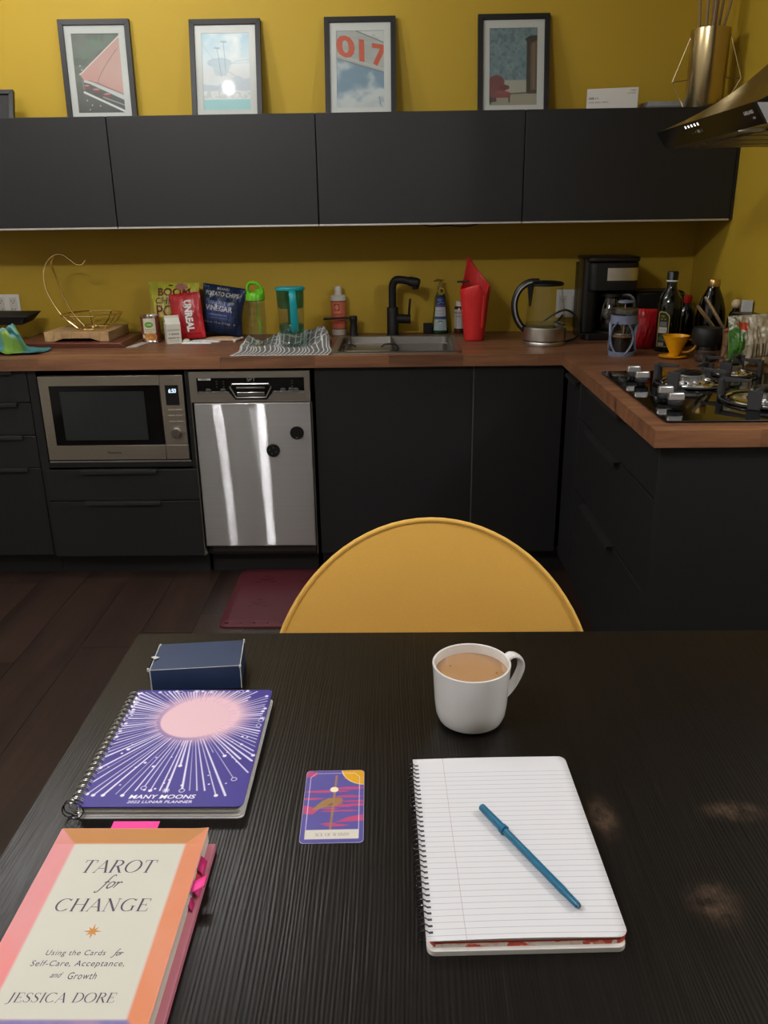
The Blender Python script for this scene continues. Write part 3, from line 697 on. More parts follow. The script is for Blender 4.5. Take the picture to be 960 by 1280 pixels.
# ---------------------------------------------------------------- extractor hood
t = thing('extractor_hood', 'steel pyramid extractor hood with black front panel on the right wall above the hob', 'hood', (1.288, 2.325, 1.586))
HX = lambda x: x-1.288
HY = lambda y: y-2.325
HZ = lambda z: z-1.586
yn, yf = HY(1.975), HY(2.68)
HOODST = mat('hood_steel', (118, 116, 110), .18, 1.0, var=.03, vscale=8, bump=.02, bscale=30)
m = M(); prof = []
for i in range(15):
    q = i/14; prof.append((HX(.765)+(.275)*(q**.92), yn+(HY(2.20)-yn)*q, yf+(HY(2.49)-yf)*q, HZ(1.627)+.20*(.66*q+.34*q**3)))
vs = []
for x, ya, yb, z in prof: vs += [(x, ya, z), (x, yb, z), (0, yb, z), (0, ya, z)]
fs = [(4*i+j, 4*i+(j+1) % 4, 4*i+4+(j+1) % 4, 4*i+4+j) for i in range(14) for j in range(4)]
m.add(vs, [tuple(reversed(f)) for f in fs])
obj('canopy', m, HOODST, t, smooth=20)
obj('chimney', M().box(HX(1.04), 0, HY(2.20), HY(2.49), HZ(1.825), HZ(2.749)), HOODST, t, bevel=.001)
obj('rim', M().hull8([(HX(.80), yn+.001, 0), (0, yn+.001, 0), (0, yf-.001, 0), (HX(.80), yf-.001, 0)], [(HX(.772), yn, .041), (0, yn, .041), (0, yf, .041), (HX(.772), yf, .041)]), mat('rim_steel', (150, 148, 146), .4, 1.0), t)
fp = obj('front_panel', M().hull8([(HX(.795), yn+.001, -.001), (HX(.801), yn+.001, -.001), (HX(.801), yf, -.001), (HX(.795), yf, -.001)], [(HX(.764), yn, .0415), (HX(.771), yn, .0415), (HX(.771), yf, .0415), (HX(.764), yf, .0415)]), mat('gloss_black', (10, 10, 11), .15), t)
uy = Vector((-.031, 0, .0425)).normalized()
def onp(y, z): return (HX(.795)-.031*(z+.001)/.0425-.0006, HY(y), z)
letters('lettering', glyphs('GASLAND', bold=.015), onp(2.025, .0225), (0, -1, 0), uy, .0085, WHITEINK, fp, w=.052)
letters('lettering', glyphs('chef', bold=.01), onp(2.010, .012), (0, -1, 0), uy, .006, WHITEINK, fp)
for i in range(5):
    y = 2.432-i*.0235
    obj('indicator', M().add([onp(y+.004, .030), onp(y-.004, .030), onp(y-.004, .0355), onp(y+.004, .0355)], [(0, 1, 2, 3)]), mat('white_led', (255, 255, 255), .5, emit=2.2), fp)
    letters('symbol', glyphs('|L+-o'[i]), onp(y-.004, .0145), (0, -1, 0), uy, .008, mat('logo_grey', (150, 150, 148), .4), fp)
SLAT = mat('filter_steel', (150, 146, 138), .35, 1.0)
n = 9
for i in range(n):
    a = HY(2.01)+(.64)*i/n
    obj('filter_slat', M().box(HX(.85), HX(1.26), a+.006, a+.062, -.004-.0012*(i % 2), .002), SLAT, t, bevel=.002)
obj('lamp', M().lathe([(.03, 0), (.03, .004), (.001, .004)], 24), WHITEPL, t, loc=(HX(.825), HY(2.12), -.0035))
# ---------------------------------------------------------------- thin clear glass and tinted clear plastic
def clear(name, col=(250, 252, 252), rough=0.02, ior=1.45, extra=0.0):
    if name in MATS: return MATS[name]
    m, nt, b = newmat(name); nt.nodes.remove(b); li = nt.links; out = nt.nodes['Material Output']
    tr = nd(nt, 'ShaderNodeBsdfTransparent'); tr.inputs[0].default_value = L4(col)
    gl = nd(nt, 'ShaderNodeBsdfGlossy', Roughness=rough); gl.inputs[0].default_value = (.95, .95, .95, 1)
    lw = nd(nt, 'ShaderNodeLayerWeight', Blend=.5); mx = nd(nt, 'ShaderNodeMixShader')
    pw = nd(nt, 'ShaderNodeMath', operation='POWER'); li.new(lw.outputs['Facing'], pw.inputs[0]); pw.inputs[1].default_value = 4.0
    ad = nd(nt, 'ShaderNodeMath', operation='MULTIPLY_ADD'); ad.inputs[1].default_value = .75; ad.inputs[2].default_value = .04+extra; li.new(pw.outputs[0], ad.inputs[0])
    li.new(ad.outputs[0], mx.inputs[0]); li.new(tr.outputs[0], mx.inputs[1]); li.new(gl.outputs[0], mx.inputs[2]); li.new(mx.outputs[0], out.inputs['Surface'])
    MATS[name] = m; return m
SC.cycles.transparent_max_bounces = 24
PANE = clear('picture_pane', rough=.035)
CLEAR = clear('thin_glass')

# ---------------------------------------------------------------- four framed prints leaning on the wall
FRAME = mat('frame_black', (26, 26, 27), .45, bump=.05, bscale=400)
PW, PH = .19, .29
def art_car():  # grey ground lightened, a slight haze from glare painted into the print
    c = Canvas(PW, PH, .0016, (112, 114, 104)); n = c.noise(.03, 3); P = lambda *q: [(u*PW, v*PH) for u, v in q]
    c.mix(np.clip(c.noise(.06, 8)*1.6-.5, 0, 1)*(c.Y/PH), (104, 134, 112)); c.mix((n > .55)*.35, (82, 80, 74)); c.mix(np.clip(1-c.Y/PH*2.6, 0, 1)*.8, (74, 73, 70))
    c.poly(P((.10, .49), (1.02, .98), (1.02, .22), (.47, .37), (.17, .42)), (206, 158, 148))
    c.poly(P((.17, .42), (.14, .47), (.47, .60), (1.02, .40), (1.02, .22), (.47, .37)), (208, 150, 140), .6, .01)
    c.poly(P((.55, .62), (1.02, .82), (1.02, .35), (.48, .42)), (205, 165, 150), .5, .02)
    c.seg((.10*PW, .49*PH), (1.0*PW, .97*PH), .0035, (235, 220, 210)); c.line(P((.93, .81), (.68, .62), (.50, .45), (.47, .38)), .0016, (120, 85, 80))
    c.poly(P((.17, .42), (.30, .405), (1.02, .22), (1.02, .155), (.28, .375), (.17, .39)), (205, 208, 205)); c.line(P((.27, .415), (.5, .372), (1.0, .235)), .002, (110, 75, 72))
    c.poly(P((.17, .39), (.28, .372), (1.02, .155), (1.02, .03), (.6, .14), (.16, .28)), (88, 84, 82))
    for u, v, r in ((.22, .335, .07), (.42, .287, .09), (.64, .225, .09)):
        c.ell((u*PW, v*PH), r*PW, .026*PH, (140, 72, 68)); c.ell((u*PW, (v+.016)*PH), r*PW*.8, .007*PH, (205, 175, 170))
    c.seg((.16*PW, .265*PH), (1.0*PW, .015*PH), .008, (228, 228, 224)); c.seg((.55*PW, .20*PH), (1.0*PW, .095*PH), .003, (190, 192, 190)); c.seg((.16*PW, .30*PH), (.14*PW, .41*PH), .003, (150, 148, 146))
    for u, v in ((.15, .55), (.1, .5), (.3, .1), (.24, .04), (.47, .09), (.2, .16), (.12, .6)): c.ell((u*PW, v*PH), .0022, .0026, (225, 222, 215))
    return c
def art_tower():  # print kept pale: part of the glare haze is mixed into its colours
    c = Canvas(PW, PH, .0016, (226, 232, 234)); y = c.Y/PH; P = lambda *q: [(u*PW, v*PH) for u, v in q]
    c.mix(np.clip((y-.55)*2.2, 0, 1), (168, 204, 222)); c.mix(np.clip(c.noise(.05, 5)*2.4-1.0, 0, 1)*(y > .2), (238, 240, 240)); c.mix(np.clip(1-np.abs(y-.45)*4, 0, 1)*.5, (228, 220, 218))
    c.line(P((0, .86), (.25, .66), (.42, .55)), .004, (184, 204, 212), .7); c.line(P((.42, .56), (.75, .64), (1, .655)), .003, (184, 198, 206), .7)
    c.line(P((.5, .52), (.75, .42), (1, .30)), .003, (196, 196, 200), .8); c.line(P((.55, .60), (1, .62)), .002, (200, 205, 210))
    c.ell((.36*PW, .62*PH), .26*PW, .062*PH, (176, 196, 208), .85); c.ell((.40*PW, .605*PH), .22*PW, .04*PH, (190, 206, 216), .8); c.poly(P((.2, .58), (.6, .58), (.5, .45), (.28, .45)), (192, 206, 216), .8)
    for u0, v0, u1, v1 in ((.32, .80, .40, .44), (.46, .88, .49, .52)):
        c.seg((u0*PW, v0*PH), (u1*PW, v1*PH), .0016, (120, 140, 150))
        for k in range(7):
            a = pi*k/6-.1; c.seg((u0*PW, v0*PH), (u0*PW+.013*math.cos(a), v0*PH+.006*math.sin(a)+.002), .0016, (140, 156, 160))
    c.poly(P((.6, .42), (.75, .45), (.9, .40), (1, .42), (1, .25), (0, .25), (0, .34), (.3, .32)), (196, 202, 210), .8)
    for k in range(22): c.seg((RNG.rand()*PW, .27*PH), (RNG.rand()*PW, (.3+.12*RNG.rand())*PH), .001, (170, 178, 184), .5)
    c.rect(0, PW, .14*PH, .25*PH, (232, 232, 230)); c.mix((np.abs(y-.2) < .05)*(c.noise(.01, 9) > .55)*.6, (200, 196, 196)); c.rect(0, PW, 0, .14*PH, (160, 208, 208)); c.seg((0, .14*PH), (PW, .14*PH), .002, (205, 226, 224))
    return c
def art_number():
    c = Canvas(PW, PH, .0014, (122, 148, 166)); y = c.Y/PH; P = lambda *q: [(u*PW, v*PH) for u, v in q]
    c.mix(np.clip(c.noise(.05, 21)*3-1.5+np.clip(.35-y, 0, 1)*4, 0, 1), (206, 208, 206)); c.mix(np.clip(.15-y, 0, 1)*3*c.noise(.03, 22), (160, 166, 168))
    c.rect(0, PW, .72*PH, PH, (206, 206, 200)); c.poly(P((-.1, 1.02), (.38, 1.02), (1.05, .84), (1.05, .45), (-.1, .66)), (178, 178, 172)); c.mix(((c.noise(.02, 4, sx=4) > .55) & (y > .62))*.25, (150, 150, 146))
    c.seg((-.02*PW, .655*PH), (1.02*PW, .455*PH), .003, (110, 112, 112)); c.seg((.38*PW, 1.01*PH), (1.02*PW, .84*PH), .003, (100, 100, 98)); c.line(P((0, .7), (1, .5)), .002, (205, 205, 200))
    R = (204, 84, 52)
    for ch, u, v, w in (('0', .16, .66, .075), ('1', .50, .605, .036), ('7', .84, .545, .062)):
        c.text(glyphs(ch, bold=.035, shear=-.15), u*PW, v*PH, .082, R, w=w, rot=-.16)
    c.seg((.93*PW, .02*PH), (.90*PW, .14*PH), .002, (90, 92, 92)); return c
def art_room():
    c = Canvas(PW, PH, .0014, (116, 142, 148)); y = c.Y/PH; P = lambda *q: [(u*PW, v*PH) for u, v in q]
    c.mix(np.clip((c.noise(.010, 31, 2)-.45)*3, 0, 1)*.55, (70, 92, 100)); c.mix(np.clip((c.noise(.016, 41, 2)-.5)*3, 0, 1)*.5, (150, 168, 166))
    c.rect(0, PW, .16*PH, .335*PH, (178, 176, 160)); c.rect(0, PW, 0, .16*PH, (166, 156, 134)); c.seg((.4*PW, .15*PH), (PW, .17*PH), .005, (92, 80, 62)); c.rect(0, PW, .325*PH, .335*PH, (140, 150, 146)); c.mix(np.clip(c.noise(.04, 6, sx=3)-.5, 0, 1)*(y < .15), (196, 186, 160))
    c.poly(P((.78, .17), (.78, .82), (.74, .855), (.84, .90), (1.02, .905), (1.02, .15)), (62, 50, 42)); c.poly(P((.87, .19), (.86, .80), (.96, .83), (1.02, .83), (1.02, .18)), (112, 88, 66)); c.seg((.93*PW, .22*PH), (.925*PW, .80*PH), .003, (150, 124, 96)); c.seg((.985*PW, .2*PH), (.98*PW, .8*PH), .002, (80, 62, 48))
    c.poly(P((.80, .15), (1.02, .15), (1.02, .20), (.84, .19)), (58, 46, 38))
    c.poly(P((-.02, .04), (.16, .05), (.12, .16), (-.02, .16)), (66, 62, 56)); c.ell((.15*PW, .31*PH), .17*PW, .085*PH, (126, 68, 68)); c.poly(P((-.02, .14), (.02, .34), (.3, .34), (.34, .2), (.3, .12), (.08, .1)), (126, 68, 68)); c.ell((.31*PW, .235*PH), .115*PW, .037*PH, (112, 50, 54)); c.ell((.27*PW, .155*PH), .18*PW, .035*PH, (150, 76, 74)); c.poly(P((.06, .10), (.44, .10), (.45, .15), (.06, .16)), (138, 66, 66))
    for k in range(9): c.ell(((.06+.08*(k % 3)+.03*(k//3 % 2))*PW, (.27+.035*(k//3))*PH), .0022, .0026, (88, 36, 42))
    c.seg((.42*PW, .11*PH), (.42*PW, .045*PH), .005, (44, 30, 26)); c.seg((.03*PW, .09*PH), (.03*PW, .02*PH), .004, (44, 30, 26)); return c
def framed(x, rz, art, label, lean=.2):
    W, H, th = .285, .392, lean
    t = thing('framed_print', label, 'picture', (x, 3.787-.392*math.sin(lean)-.02*math.cos(lean), 1.7722), group='framed prints on the wall cabinets'); t.rotation_euler = (-th, 0, rz)
    m = M(); b = .0205; d = .019
    for q in ([(-W/2, 0), (W/2, 0), (W/2-b, b), (-W/2+b, b)], [(W/2, 0), (W/2, H), (W/2-b, H-b), (W/2-b, b)], [(W/2, H), (-W/2, H), (-W/2+b, H-b), (W/2-b, H-b)], [(-W/2, H), (-W/2, 0), (-W/2+b, b), (-W/2+b, H-b)]):
        m.prism(q, 0, d, 'xz')
    obj('frame', m, FRAME, t, bevel=.0008)
    obj('backing', M().box(-W/2+b-.004, W/2-b+.004, .012, .017, b-.004, H-b+.004), mat('backing_board', (90, 72, 52), .8), t)
    mx0, mz0 = -W/2+.047, .052
    m = M(); a, c2, e, f = -W/2+b-.003, W/2-b+.003, b-.003, H-b+.003
    m.box(a, mx0, .0085, .0105, e, f).box(mx0+PW, c2, .0085, .0105, e, f).box(mx0, mx0+PW, .0085, .0105, e, mz0).box(mx0, mx0+PW, .0085, .0105, mz0+PH, f)
    obj('mat_board', m, mat('mat_board', (214, 212, 206), .7, var=.02), t)
    c = art(); c.mesh('print', lambda X, Y: (X+mx0, 0*X+.0112, Y+mz0), PRINT, t)
    obj('pane', M().box(a, c2, .006, .0074, e, f), PANE, t)
framed(-1.203, 0.03, art_car, 'black frame with a photograph of a pink car tail on grey asphalt', .05)
framed(-.678, 0.0, art_tower, 'black frame with a pale blue picture of palms and a disc-shaped tower over a pool')
framed(-.138, 0.0, art_number, 'black frame with a photograph of an orange number on a board against clouds')
framed(.474, 0.0, art_room, 'black frame with a picture of a red armchair against blue wallpaper')

def smallprint(c, x, y, w, h, col, a=.8, seed=[1]):
    """a line of print too small to read: uneven letter-sized ticks"""
    seed[0] += 1; r = np.random.RandomState(seed[0]); e = x+w
    while x < e-h*.3:
        q = h*(.35+.3*r.rand()); c.rect(x, min(x+q*.8, e), y, y+h*(.7+.3*r.rand()), col, a*(.6+.4*r.rand())); x += q
        if r.rand() < .15: x += h*.5

# ---------------------------------------------------------------- other things on the wall cabinets
t = thing('leaning_frame', 'black frame leaning at the far left end of the wall cabinets, mostly cut off', 'picture', (-1.645, 3.62, 1.7722)); t.rotation_euler = (-.40, 0, .10)
m = M(); W, H, b = .24, .145, .018
for q in ([(-W/2, 0), (W/2, 0), (W/2-b, b), (-W/2+b, b)], [(W/2, 0), (W/2, H), (W/2-b, H-b), (W/2-b, b)], [(W/2, H), (-W/2, H), (-W/2+b, H-b), (W/2-b, H-b)], [(-W/2, H), (-W/2, 0), (-W/2+b, b), (-W/2+b, H-b)]):
    m.prism(q, 0, .022, 'xz')
obj('frame', m, FRAME, t, bevel=.001)
obj('backing', M().box(-W/2+b-.003, W/2-b+.003, .008, .014, b-.003, H-b+.003), BLACKMT, t)

t = thing('white_carton_box', 'flat white product box with small print standing on the wall cabinets', 'box', (.848, 3.60, 1.7722), .05)
t.rotation_euler = (-.03, 0, -.22)
obj('body', M().box(-.100, .094, 0, .055, 0, .092), mat('box_white', (206, 203, 196), .5, var=.02), t, bevel=.0015)
c = Canvas(.19, .088, .0012, (210, 207, 200)); g = (118, 116, 112)
smallprint(c, .006, .052, .036, .0085, (70, 70, 70)); smallprint(c, .006, .039, .075, .0045, g)
smallprint(c, .006, .016, .020, .004, g); smallprint(c, .006, .007, .030, .004, g); smallprint(c, .160, .077, .022, .005, g); smallprint(c, .150, .068, .032, .004, g); smallprint(c, .174, .009, .009, .005, g)
c.mesh('front_print', lambda X, Y: (X-.098, 0*X-.0004, Y+.002), PRINT, t)
# low stack of grey papers behind it
def papers():
    t = thing('paper_stack', 'low stack of grey patterned folders lying between the white box and the brass vase', 'papers', (1.065, 3.655, 1.7722))
    z = 0
    for k, (w, d, h, col) in enumerate(((.19, .13, .014, (150, 150, 150)), (.185, .125, .012, (120, 122, 126)), (.18, .12, .016, (165, 164, 162)))):
        obj('folder', M().box(-w/2+.003*k, w/2-.004*k, -d/2, d/2, z, z+h-.0004), mat('folder_grey_%s' % 'abc'[k], col, .6, var=.25, vscale=60), t, rot=(0, 0, .03*(k-1))); z += h
papers()

# brass vase with triangular wire handles and a bunch of reeds
BRASS = mat('brass', (192, 174, 132), .24, 1.0, var=.05, vscale=6, stretch=(4, 4, .1))
vx, vy = 1.164, 3.490
t = thing('brass_vase', 'tall brass cylinder vase with triangular wire handles in the corner beside the hood', 'vase', (vx, vy, 1.7722))
obj('body', M().lathe([(.001, 0), (.066, 0), (.068, .003), (.0705, .262), (.0705, .265), (.069, .265), (.066, .008), (.001, .008)], 48), BRASS, t)
for s in (-1, 1):
    a = -.34; c_, s_ = math.cos(a)*s, math.sin(a)*s
    path = [(.069*c_, .069*s_, .245), (.121*c_, .121*s_, .098), (.070*c_, .070*s_, .004)]
    h = obj('handle', M().tube([path[0], path[1]], .0022, 8).tube([path[1], path[2]], .0022, 8).tube([path[1], (.069*c_, .069*s_, .103)], .0018, 8), BRASS, t)
REED = mat('dry_reed', (146, 122, 92), .6, var=.2, vscale=60)
rd = [(-.044, .002, -.066, .012, .62), (-.024, -.014, -.036, -.022, .58), (-.014, .016, -.022, .030, .64), (.010, -.006, .015, -.010, .60), (.030, .014, .064, .014, .66), (.040, -.012, .102, -.040, .63), (.012, .032, .016, .070, .56), (-.004, -.028, -.004, -.050, .66)]
RL = ['leftmost', 'front left', 'back left', 'middle', 'right leaning rear', 'rightmost, most slanted', 'hindmost', 'foremost']
for k, (x0, y0, x1, y1, ln) in enumerate(rd):
    z1 = .265+(ln-.265)*.9
    r = M().tube([(x0*.4, y0*.4, .015), (x0, y0, .265), (x1, y1, z1)], [.0055, .0055, .0045], 8)
    o = tag(obj('dry_reed', r, REED, loc=(vx, vy, 1.7802)), None, 'reed', 'dry reeds in the brass vase'); o['label'] = 'dry brown reed stick in the brass vase, the %s one' % RL[k]
# ================================================================ things on the worktop
WT = WZ1            # top of the worktop
def cyl_print(r, z0, a0=0.0):
    """maps print x to an angle round a cylinder (print centre faces the room)"""
    return lambda W: (lambda X, Y: (r*np.sin((X/W-.5)*W/r+a0), -r*np.cos((X/W-.5)*W/r+a0), Y+z0))
def bag(name, label, cat, c, W, H, depth, loc, tilt, roll, m, rz=0.0, seed=1, pinch=.06, wr=.004):
    t = tag(bpy.data.objects.new(name, None), label, cat); t.location = loc; t.rotation_euler = (tilt, roll, rz); link(t)
    n1 = c.noise(.035, seed*7, 3, sx=1, sy=1.4)-.5; n2 = c.noise(.016, seed*13+2, 2, sx=.6, sy=2)-.5
    u = c.X/W*2-1; v = c.Y/H
    p = np.clip(1-np.abs(u)**3, 0, 1)**.75*np.sin(pi*np.clip(v*.98+.01, 0, 1))**.55
    seam = np.clip((v-.93)/.03, 0, 1)+np.clip((.05-v)/.03, 0, 1)
    def fx(X): return (X-W/2)*(1-pinch*np.sin(pi*v)**2)
    fr = lambda X, Y: (fx(X), -depth*p-.0008+(n1*2+n2)*wr*(1-.6*seam)+.0012*np.sin(X*900)*seam, Y)
    bk = lambda X, Y: (fx(X), depth*.55*p+.0008+n1*wr*p, Y)
    c.mesh('pouch', fr, m, t, back=bk); return t

# ---- striped crumpled cloth and black rack at the far left
c = Canvas(1, 1, .012, (70, 120, 124)); n = c.noise(.4, 4)
c.mix(np.clip((n-.50)*12, 0, 1), (100, 134, 58)); c.mix(np.clip((c.noise(.35, 9)-.6)*12, 0, 1), (120, 164, 172)); c.mix(np.clip((c.noise(.3, 15)-.62)*10, 0, 1), (34, 84, 80)); c.mix(np.clip((c.noise(.2, 25)-.66)*10, 0, 1), (158, 176, 84))
def clothmap(X, Y):
    u, v = X*2-1, Y*2-1; r = np.hypot(u, v); a = np.arctan2(v, u)
    x = .105*u*(1+.12*np.cos(3*a)) + .035*np.clip(u, 0, 1)**3; y = .085*v*(1+.1*np.sin(4*a))
    z = .104*np.exp(-(np.hypot(u*1.05+.1, v*.95)/.60)**3)+.014*np.abs(np.sin(a*4+2*r))*r*np.clip(1.35-r, 0, 1)+.010*np.sin(9*u+4*v)*np.clip(1-r, 0, 1)+(c.noise(.22, 91, 3)-.5)*.10*np.clip(1.15-r, 0, 1)-.022*np.abs(np.sin(u*7+v*3+3*c.noise(.4, 97, 2)))*np.clip(1-r, 0, 1)
    return x, y, np.maximum(z, 0)+.0025+.004*(1+np.sin(6*a))*np.clip(r-.5, 0, 1)
o = c.mesh('kitchen_cloth', clothmap, print_mat('cloth_print', .85, bump=.15, spec=.1), loc=(-1.545, 3.335, WT)); m_ = o.modifiers.new('Solidify', 'SOLIDIFY'); m_.thickness = .002; m_.offset = 1
tag(o, 'crumpled green and teal kitchen cloth heaped at the left end of the worktop', 'cloth')
t = thing('black_rack', 'black metal rack tray on a post behind the green and teal cloth', 'rack', (-1.72, 3.64, WT))
obj('tray', M().hull8([(-.13, -.06, .078), (.128, -.06, .078), (.128, .05, .084), (-.13, .05, .084)], [(-.13, -.075, .118), (.150, -.075, .112), (.168, .06, .124), (-.13, .06, .128)]), BLACKMT, t, bevel=.002)
obj('lip', M().box(-.13, .162, -.082, -.074, .110, .118), BLACKMT, t, bevel=.001)
obj('post', M().tube([(.045, -.02, 0), (.045, -.02, .080)], .006, 10), mat('grey_metal', (110, 110, 108), .4, .7), t)
obj('foot', M().lathe([(.04, 0), (.04, .006), (.008, .008)], 24), BLACKMT, t, loc=(.045, -.02, 0))
def outlet(x0, x1, z0, z1, label, gangs):
    t = thing('outlet_plate', label, 'outlet', ((x0+x1)/2, 3.7895, (z0+z1)/2)); w, h = (x1-x0)/2, (z1-z0)/2
    obj('plate', M().box(-w, w, -.006, 0, -h, h), WHITEPL, t, bevel=.003)
    for g in range(gangs):
        cx = -w+(2*w)*(g+.5)/gangs
        q = obj('socket', M().box(cx-.0165, cx+.0165, -.0085, -.005, -.034, .034), mat('socket_white', (206, 204, 198), .35), t, bevel=.003)
        for s in (-.018, .018):
            obj('slot', M().box(cx-.0075, cx-.0055, -.0090, -.008, s-.004, s+.005).box(cx+.0055, cx+.0075, -.0090, -.008, s-.004, s+.005).box(cx-.002, cx+.002, -.0090, -.008, s-.011, s-.007), BLACKMT, q)
outlet(-1.795, -1.680, 1.008, 1.102, 'white wall outlet plate above the black rack at the far left', 2)
outlet(.705, .818, .972, 1.093, 'white wall outlet plate between the glass kettle and the coffee maker', 2)

# ---- boards and the gold fruit stand
t = thing('serving_board', 'large dark red-brown wooden board lying under the pale cutting board', 'board', (-1.36, 3.60, WT))
obj('slab', M().hull8([(-.198, -.168, 0), (.248, -.190, 0), (.236, .165, 0), (-.235, .165, 0)], [(-.203, -.172, .021), (.236, -.194, .021), (.226, .168, .021), (-.240, .168, .021)]), wood('dark_board_wood', (66, 32, 24), (104, 58, 42), .4, 'X', grain=12, fine=90, bump=.05), t, bevel=.002)
t = thing('cutting_board', 'pale bamboo cutting board with cut-out feet on the dark board', 'board', (-1.322, 3.60, WT+.0215))
BAM = wood('bamboo', (150, 116, 78), (196, 162, 116), .5, 'Y', grain=22, fine=160, bump=.04, rand=.12)
prof = [(-.134, .004), (-.130, 0), (-.096, 0), (-.084, .010), (-.076, .013), (.060, .013), (.070, .010), (.082, 0), (.130, 0), (.134, .004), (.134, .036), (.131, .039), (-.131, .039), (-.134, .036)]
# strips glued side by side
for k in range(7):
    a, b = -.134+k*.268/7, -.134+(k+1)*.268/7
    zb = [.0 if (xx < -.085 or xx > .075) else .013 for xx in (a+.001, b-.001)]
    obj('strip', M().prism([(a+.0002, zb[0]), (b-.0002, zb[1]), (b-.0002, .039), (a+.0002, .039)], -.142, .130, 'xz'), BAM, t, bevel=.0012)
t = thing('fruit_stand', 'gold wire fruit bowl with tall banana hook standing on the bamboo board', 'fruit stand', (-1.285, 3.565, WT+.0612))
def ring(r, z, n=8, rot=0.0): return [(r*math.cos(2*pi*i/n+rot), r*math.sin(2*pi*i/n+rot), z) for i in range(n)]
WR = .0032
obj('base_ring', M().tube(spline(ring(.062, .0035, 16), 3, True), WR, 8, True), GOLD, t)
obj('bowl_rim', M().tube(ring(.125, .062, 8, pi/8), WR, 8, True), GOLD, t)
m = M()
for k in range(8):
    a = 2*pi*k/8+pi/8; m.tube([(.062*math.cos(a), .062*math.sin(a), .0035), (.095*math.cos(a), .095*math.sin(a), .026), (.125*math.cos(a), .125*math.sin(a), .062)], .0024, 6)
obj('spokes', m, GOLD, t)
m = M()
for k in range(4):
    a = pi*k/4; m.tube([(.062*math.cos(a), .062*math.sin(a), .004), (-.062*math.cos(a), -.062*math.sin(a), .004)], .002, 6)
obj('base_wires', m, GOLD, t)
obj('centre_foot', M().lathe([(.008, .0), (.008, .006), (.004, .012), (.001, .012)], 12), GOLD, t)
obj('hook', M().tube(spline([(-.056, -.03, .006), (-.120, -.03, .066), (-.163, -.026, .150), (-.172, -.02, .215), (-.160, -.01, .265), (-.128, 0, .298), (-.092, .004, .300), (-.062, .002, .280), (-.038, 0, .262), (-.014, 0, .262), (.002, 0, .278)], 6), .0034, 8)
    .tube(spline([(-.050, .034, .006), (-.098, .034, .072), (-.128, .03, .150), (-.140, .024, .215), (-.146, .012, .262), (-.128, .003, .297)], 6), .0034, 8), GOLD, t)
tag(obj('white_sheet', M().hull8([(-.030, -.095, 0), (.012, -.085, 0), (.034, .10, 0), (.008, .10, 0)], [(-.030, -.095, .003), (.012, -.085, .003), (.034, .10, .003), (.008, .10, .003)]), mat('sheet_white', (176, 172, 166), .6), loc=(-1.078, 3.51, WT+.0003)), 'flat white strip lying on the worktop between the dark board and the soup can', 'sheet')

# ---- soup can
t = thing('soup_can', 'soup can with brown-red label, green oval and bowl picture left of the small carton', 'can', (-1.047, 3.585, WT))
obj('tin', M().lathe([(.038, 0), (.0405, .002), (.0405, .006), (.0392, .008), (.0392, .104), (.0405, .106), (.0405, .111), (.0385, .112), (.0378, .108), (.001, .107)], 40), CHROME, t)
W = 2*pi*.0398; c = Canvas(W, .093, .0012, (112, 58, 42)); q = W/2
c.mix(np.clip(c.noise(.02, 5)-.3, 0, 1)*.5, (140, 88, 60)); c.rect(q-.022, q+.032, .0, .093, (206, 198, 178)); c.rect(q-.024, q+.034, .0, .030, (128, 76, 52)); c.ell((q+.003, .066), .019, .0125, (92, 142, 62)); c.ell((q+.003, .066), .019, .0125, (190, 200, 150), ring=.0012)
smallprint(c, q-.010, .064, .026, .0055, (232, 232, 214)); smallprint(c, q-.016, .044, .040, .005, (120, 96, 70)); smallprint(c, q-.012, .036, .032, .004, (120, 96, 70))
c.ell((q+.008, .014), .027, .019, (196, 150, 92)); c.ell((q+.008, .016), .022, .013, (176, 112, 58)); c.mix(((c.noise(.006, 3) > .55) & (np.hypot((c.X-q-.008)/.021, (c.Y-.016)/.012) < 1))*.8, (214, 160, 80)); c.ell((q-.026, .018), .007, .009, (214, 196, 190))
smallprint(c, q-.040, .03, .010, .006, (210, 190, 170)); smallprint(c, q-.040, .05, .012, .006, (210, 190, 170))
c.mesh('label', cyl_print(.0398, .0095)(W), GLOSSPRINT, t, label='printed paper label with a green oval and a bowl of soup')

# ---- small gable-top carton
t = thing('small_carton', 'small white gable-top carton with black print in front of the red bag', 'carton', (-.945, 3.545, WT), .42)
a, b, h = .030, .027, .080
c = Canvas(.060, h, .001, (208, 206, 192)); K = (84, 82, 76)
c.rect(.004, .056, .052, .060, (176, 172, 160)); smallprint(c, .010, .036, .042, .009, K, .75); smallprint(c, .004, .021, .052, .006, (50, 48, 46)); smallprint(c, .008, .013, .044, .003, (150, 150, 138)); smallprint(c, .008, .008, .044, .003, (150, 150, 138))
c.mesh('front_print', lambda X, Y: (X-a, 0*X-b, Y), PRINT, t)
c = Canvas(.054, h, .001, (150, 146, 138)); c.mix((c.noise(.007, 12) > .52)*.85, (62, 62, 62)); c.mix((c.noise(.009, 19) > .62)*.85, (206, 204, 196)); smallprint(c, .008, .030, .040, .010, (40, 40, 40))
c.mesh('side_print', lambda X, Y: (0*X+a, X-b, Y), PRINT, t)
m = M().add([(-a, -b, 0), (a, -b, 0), (a, b, 0), (-a, b, 0), (-a+.0006, -b+.0006, h), (a-.0006, -b+.0006, h), (a-.0006, b, h), (-a, b, h)], [(3, 2, 1, 0), (1, 2, 6, 5), (2, 3, 7, 6), (3, 0, 4, 7), (0, 1, 5, 4)])
m2 = M(); zt = h+.024
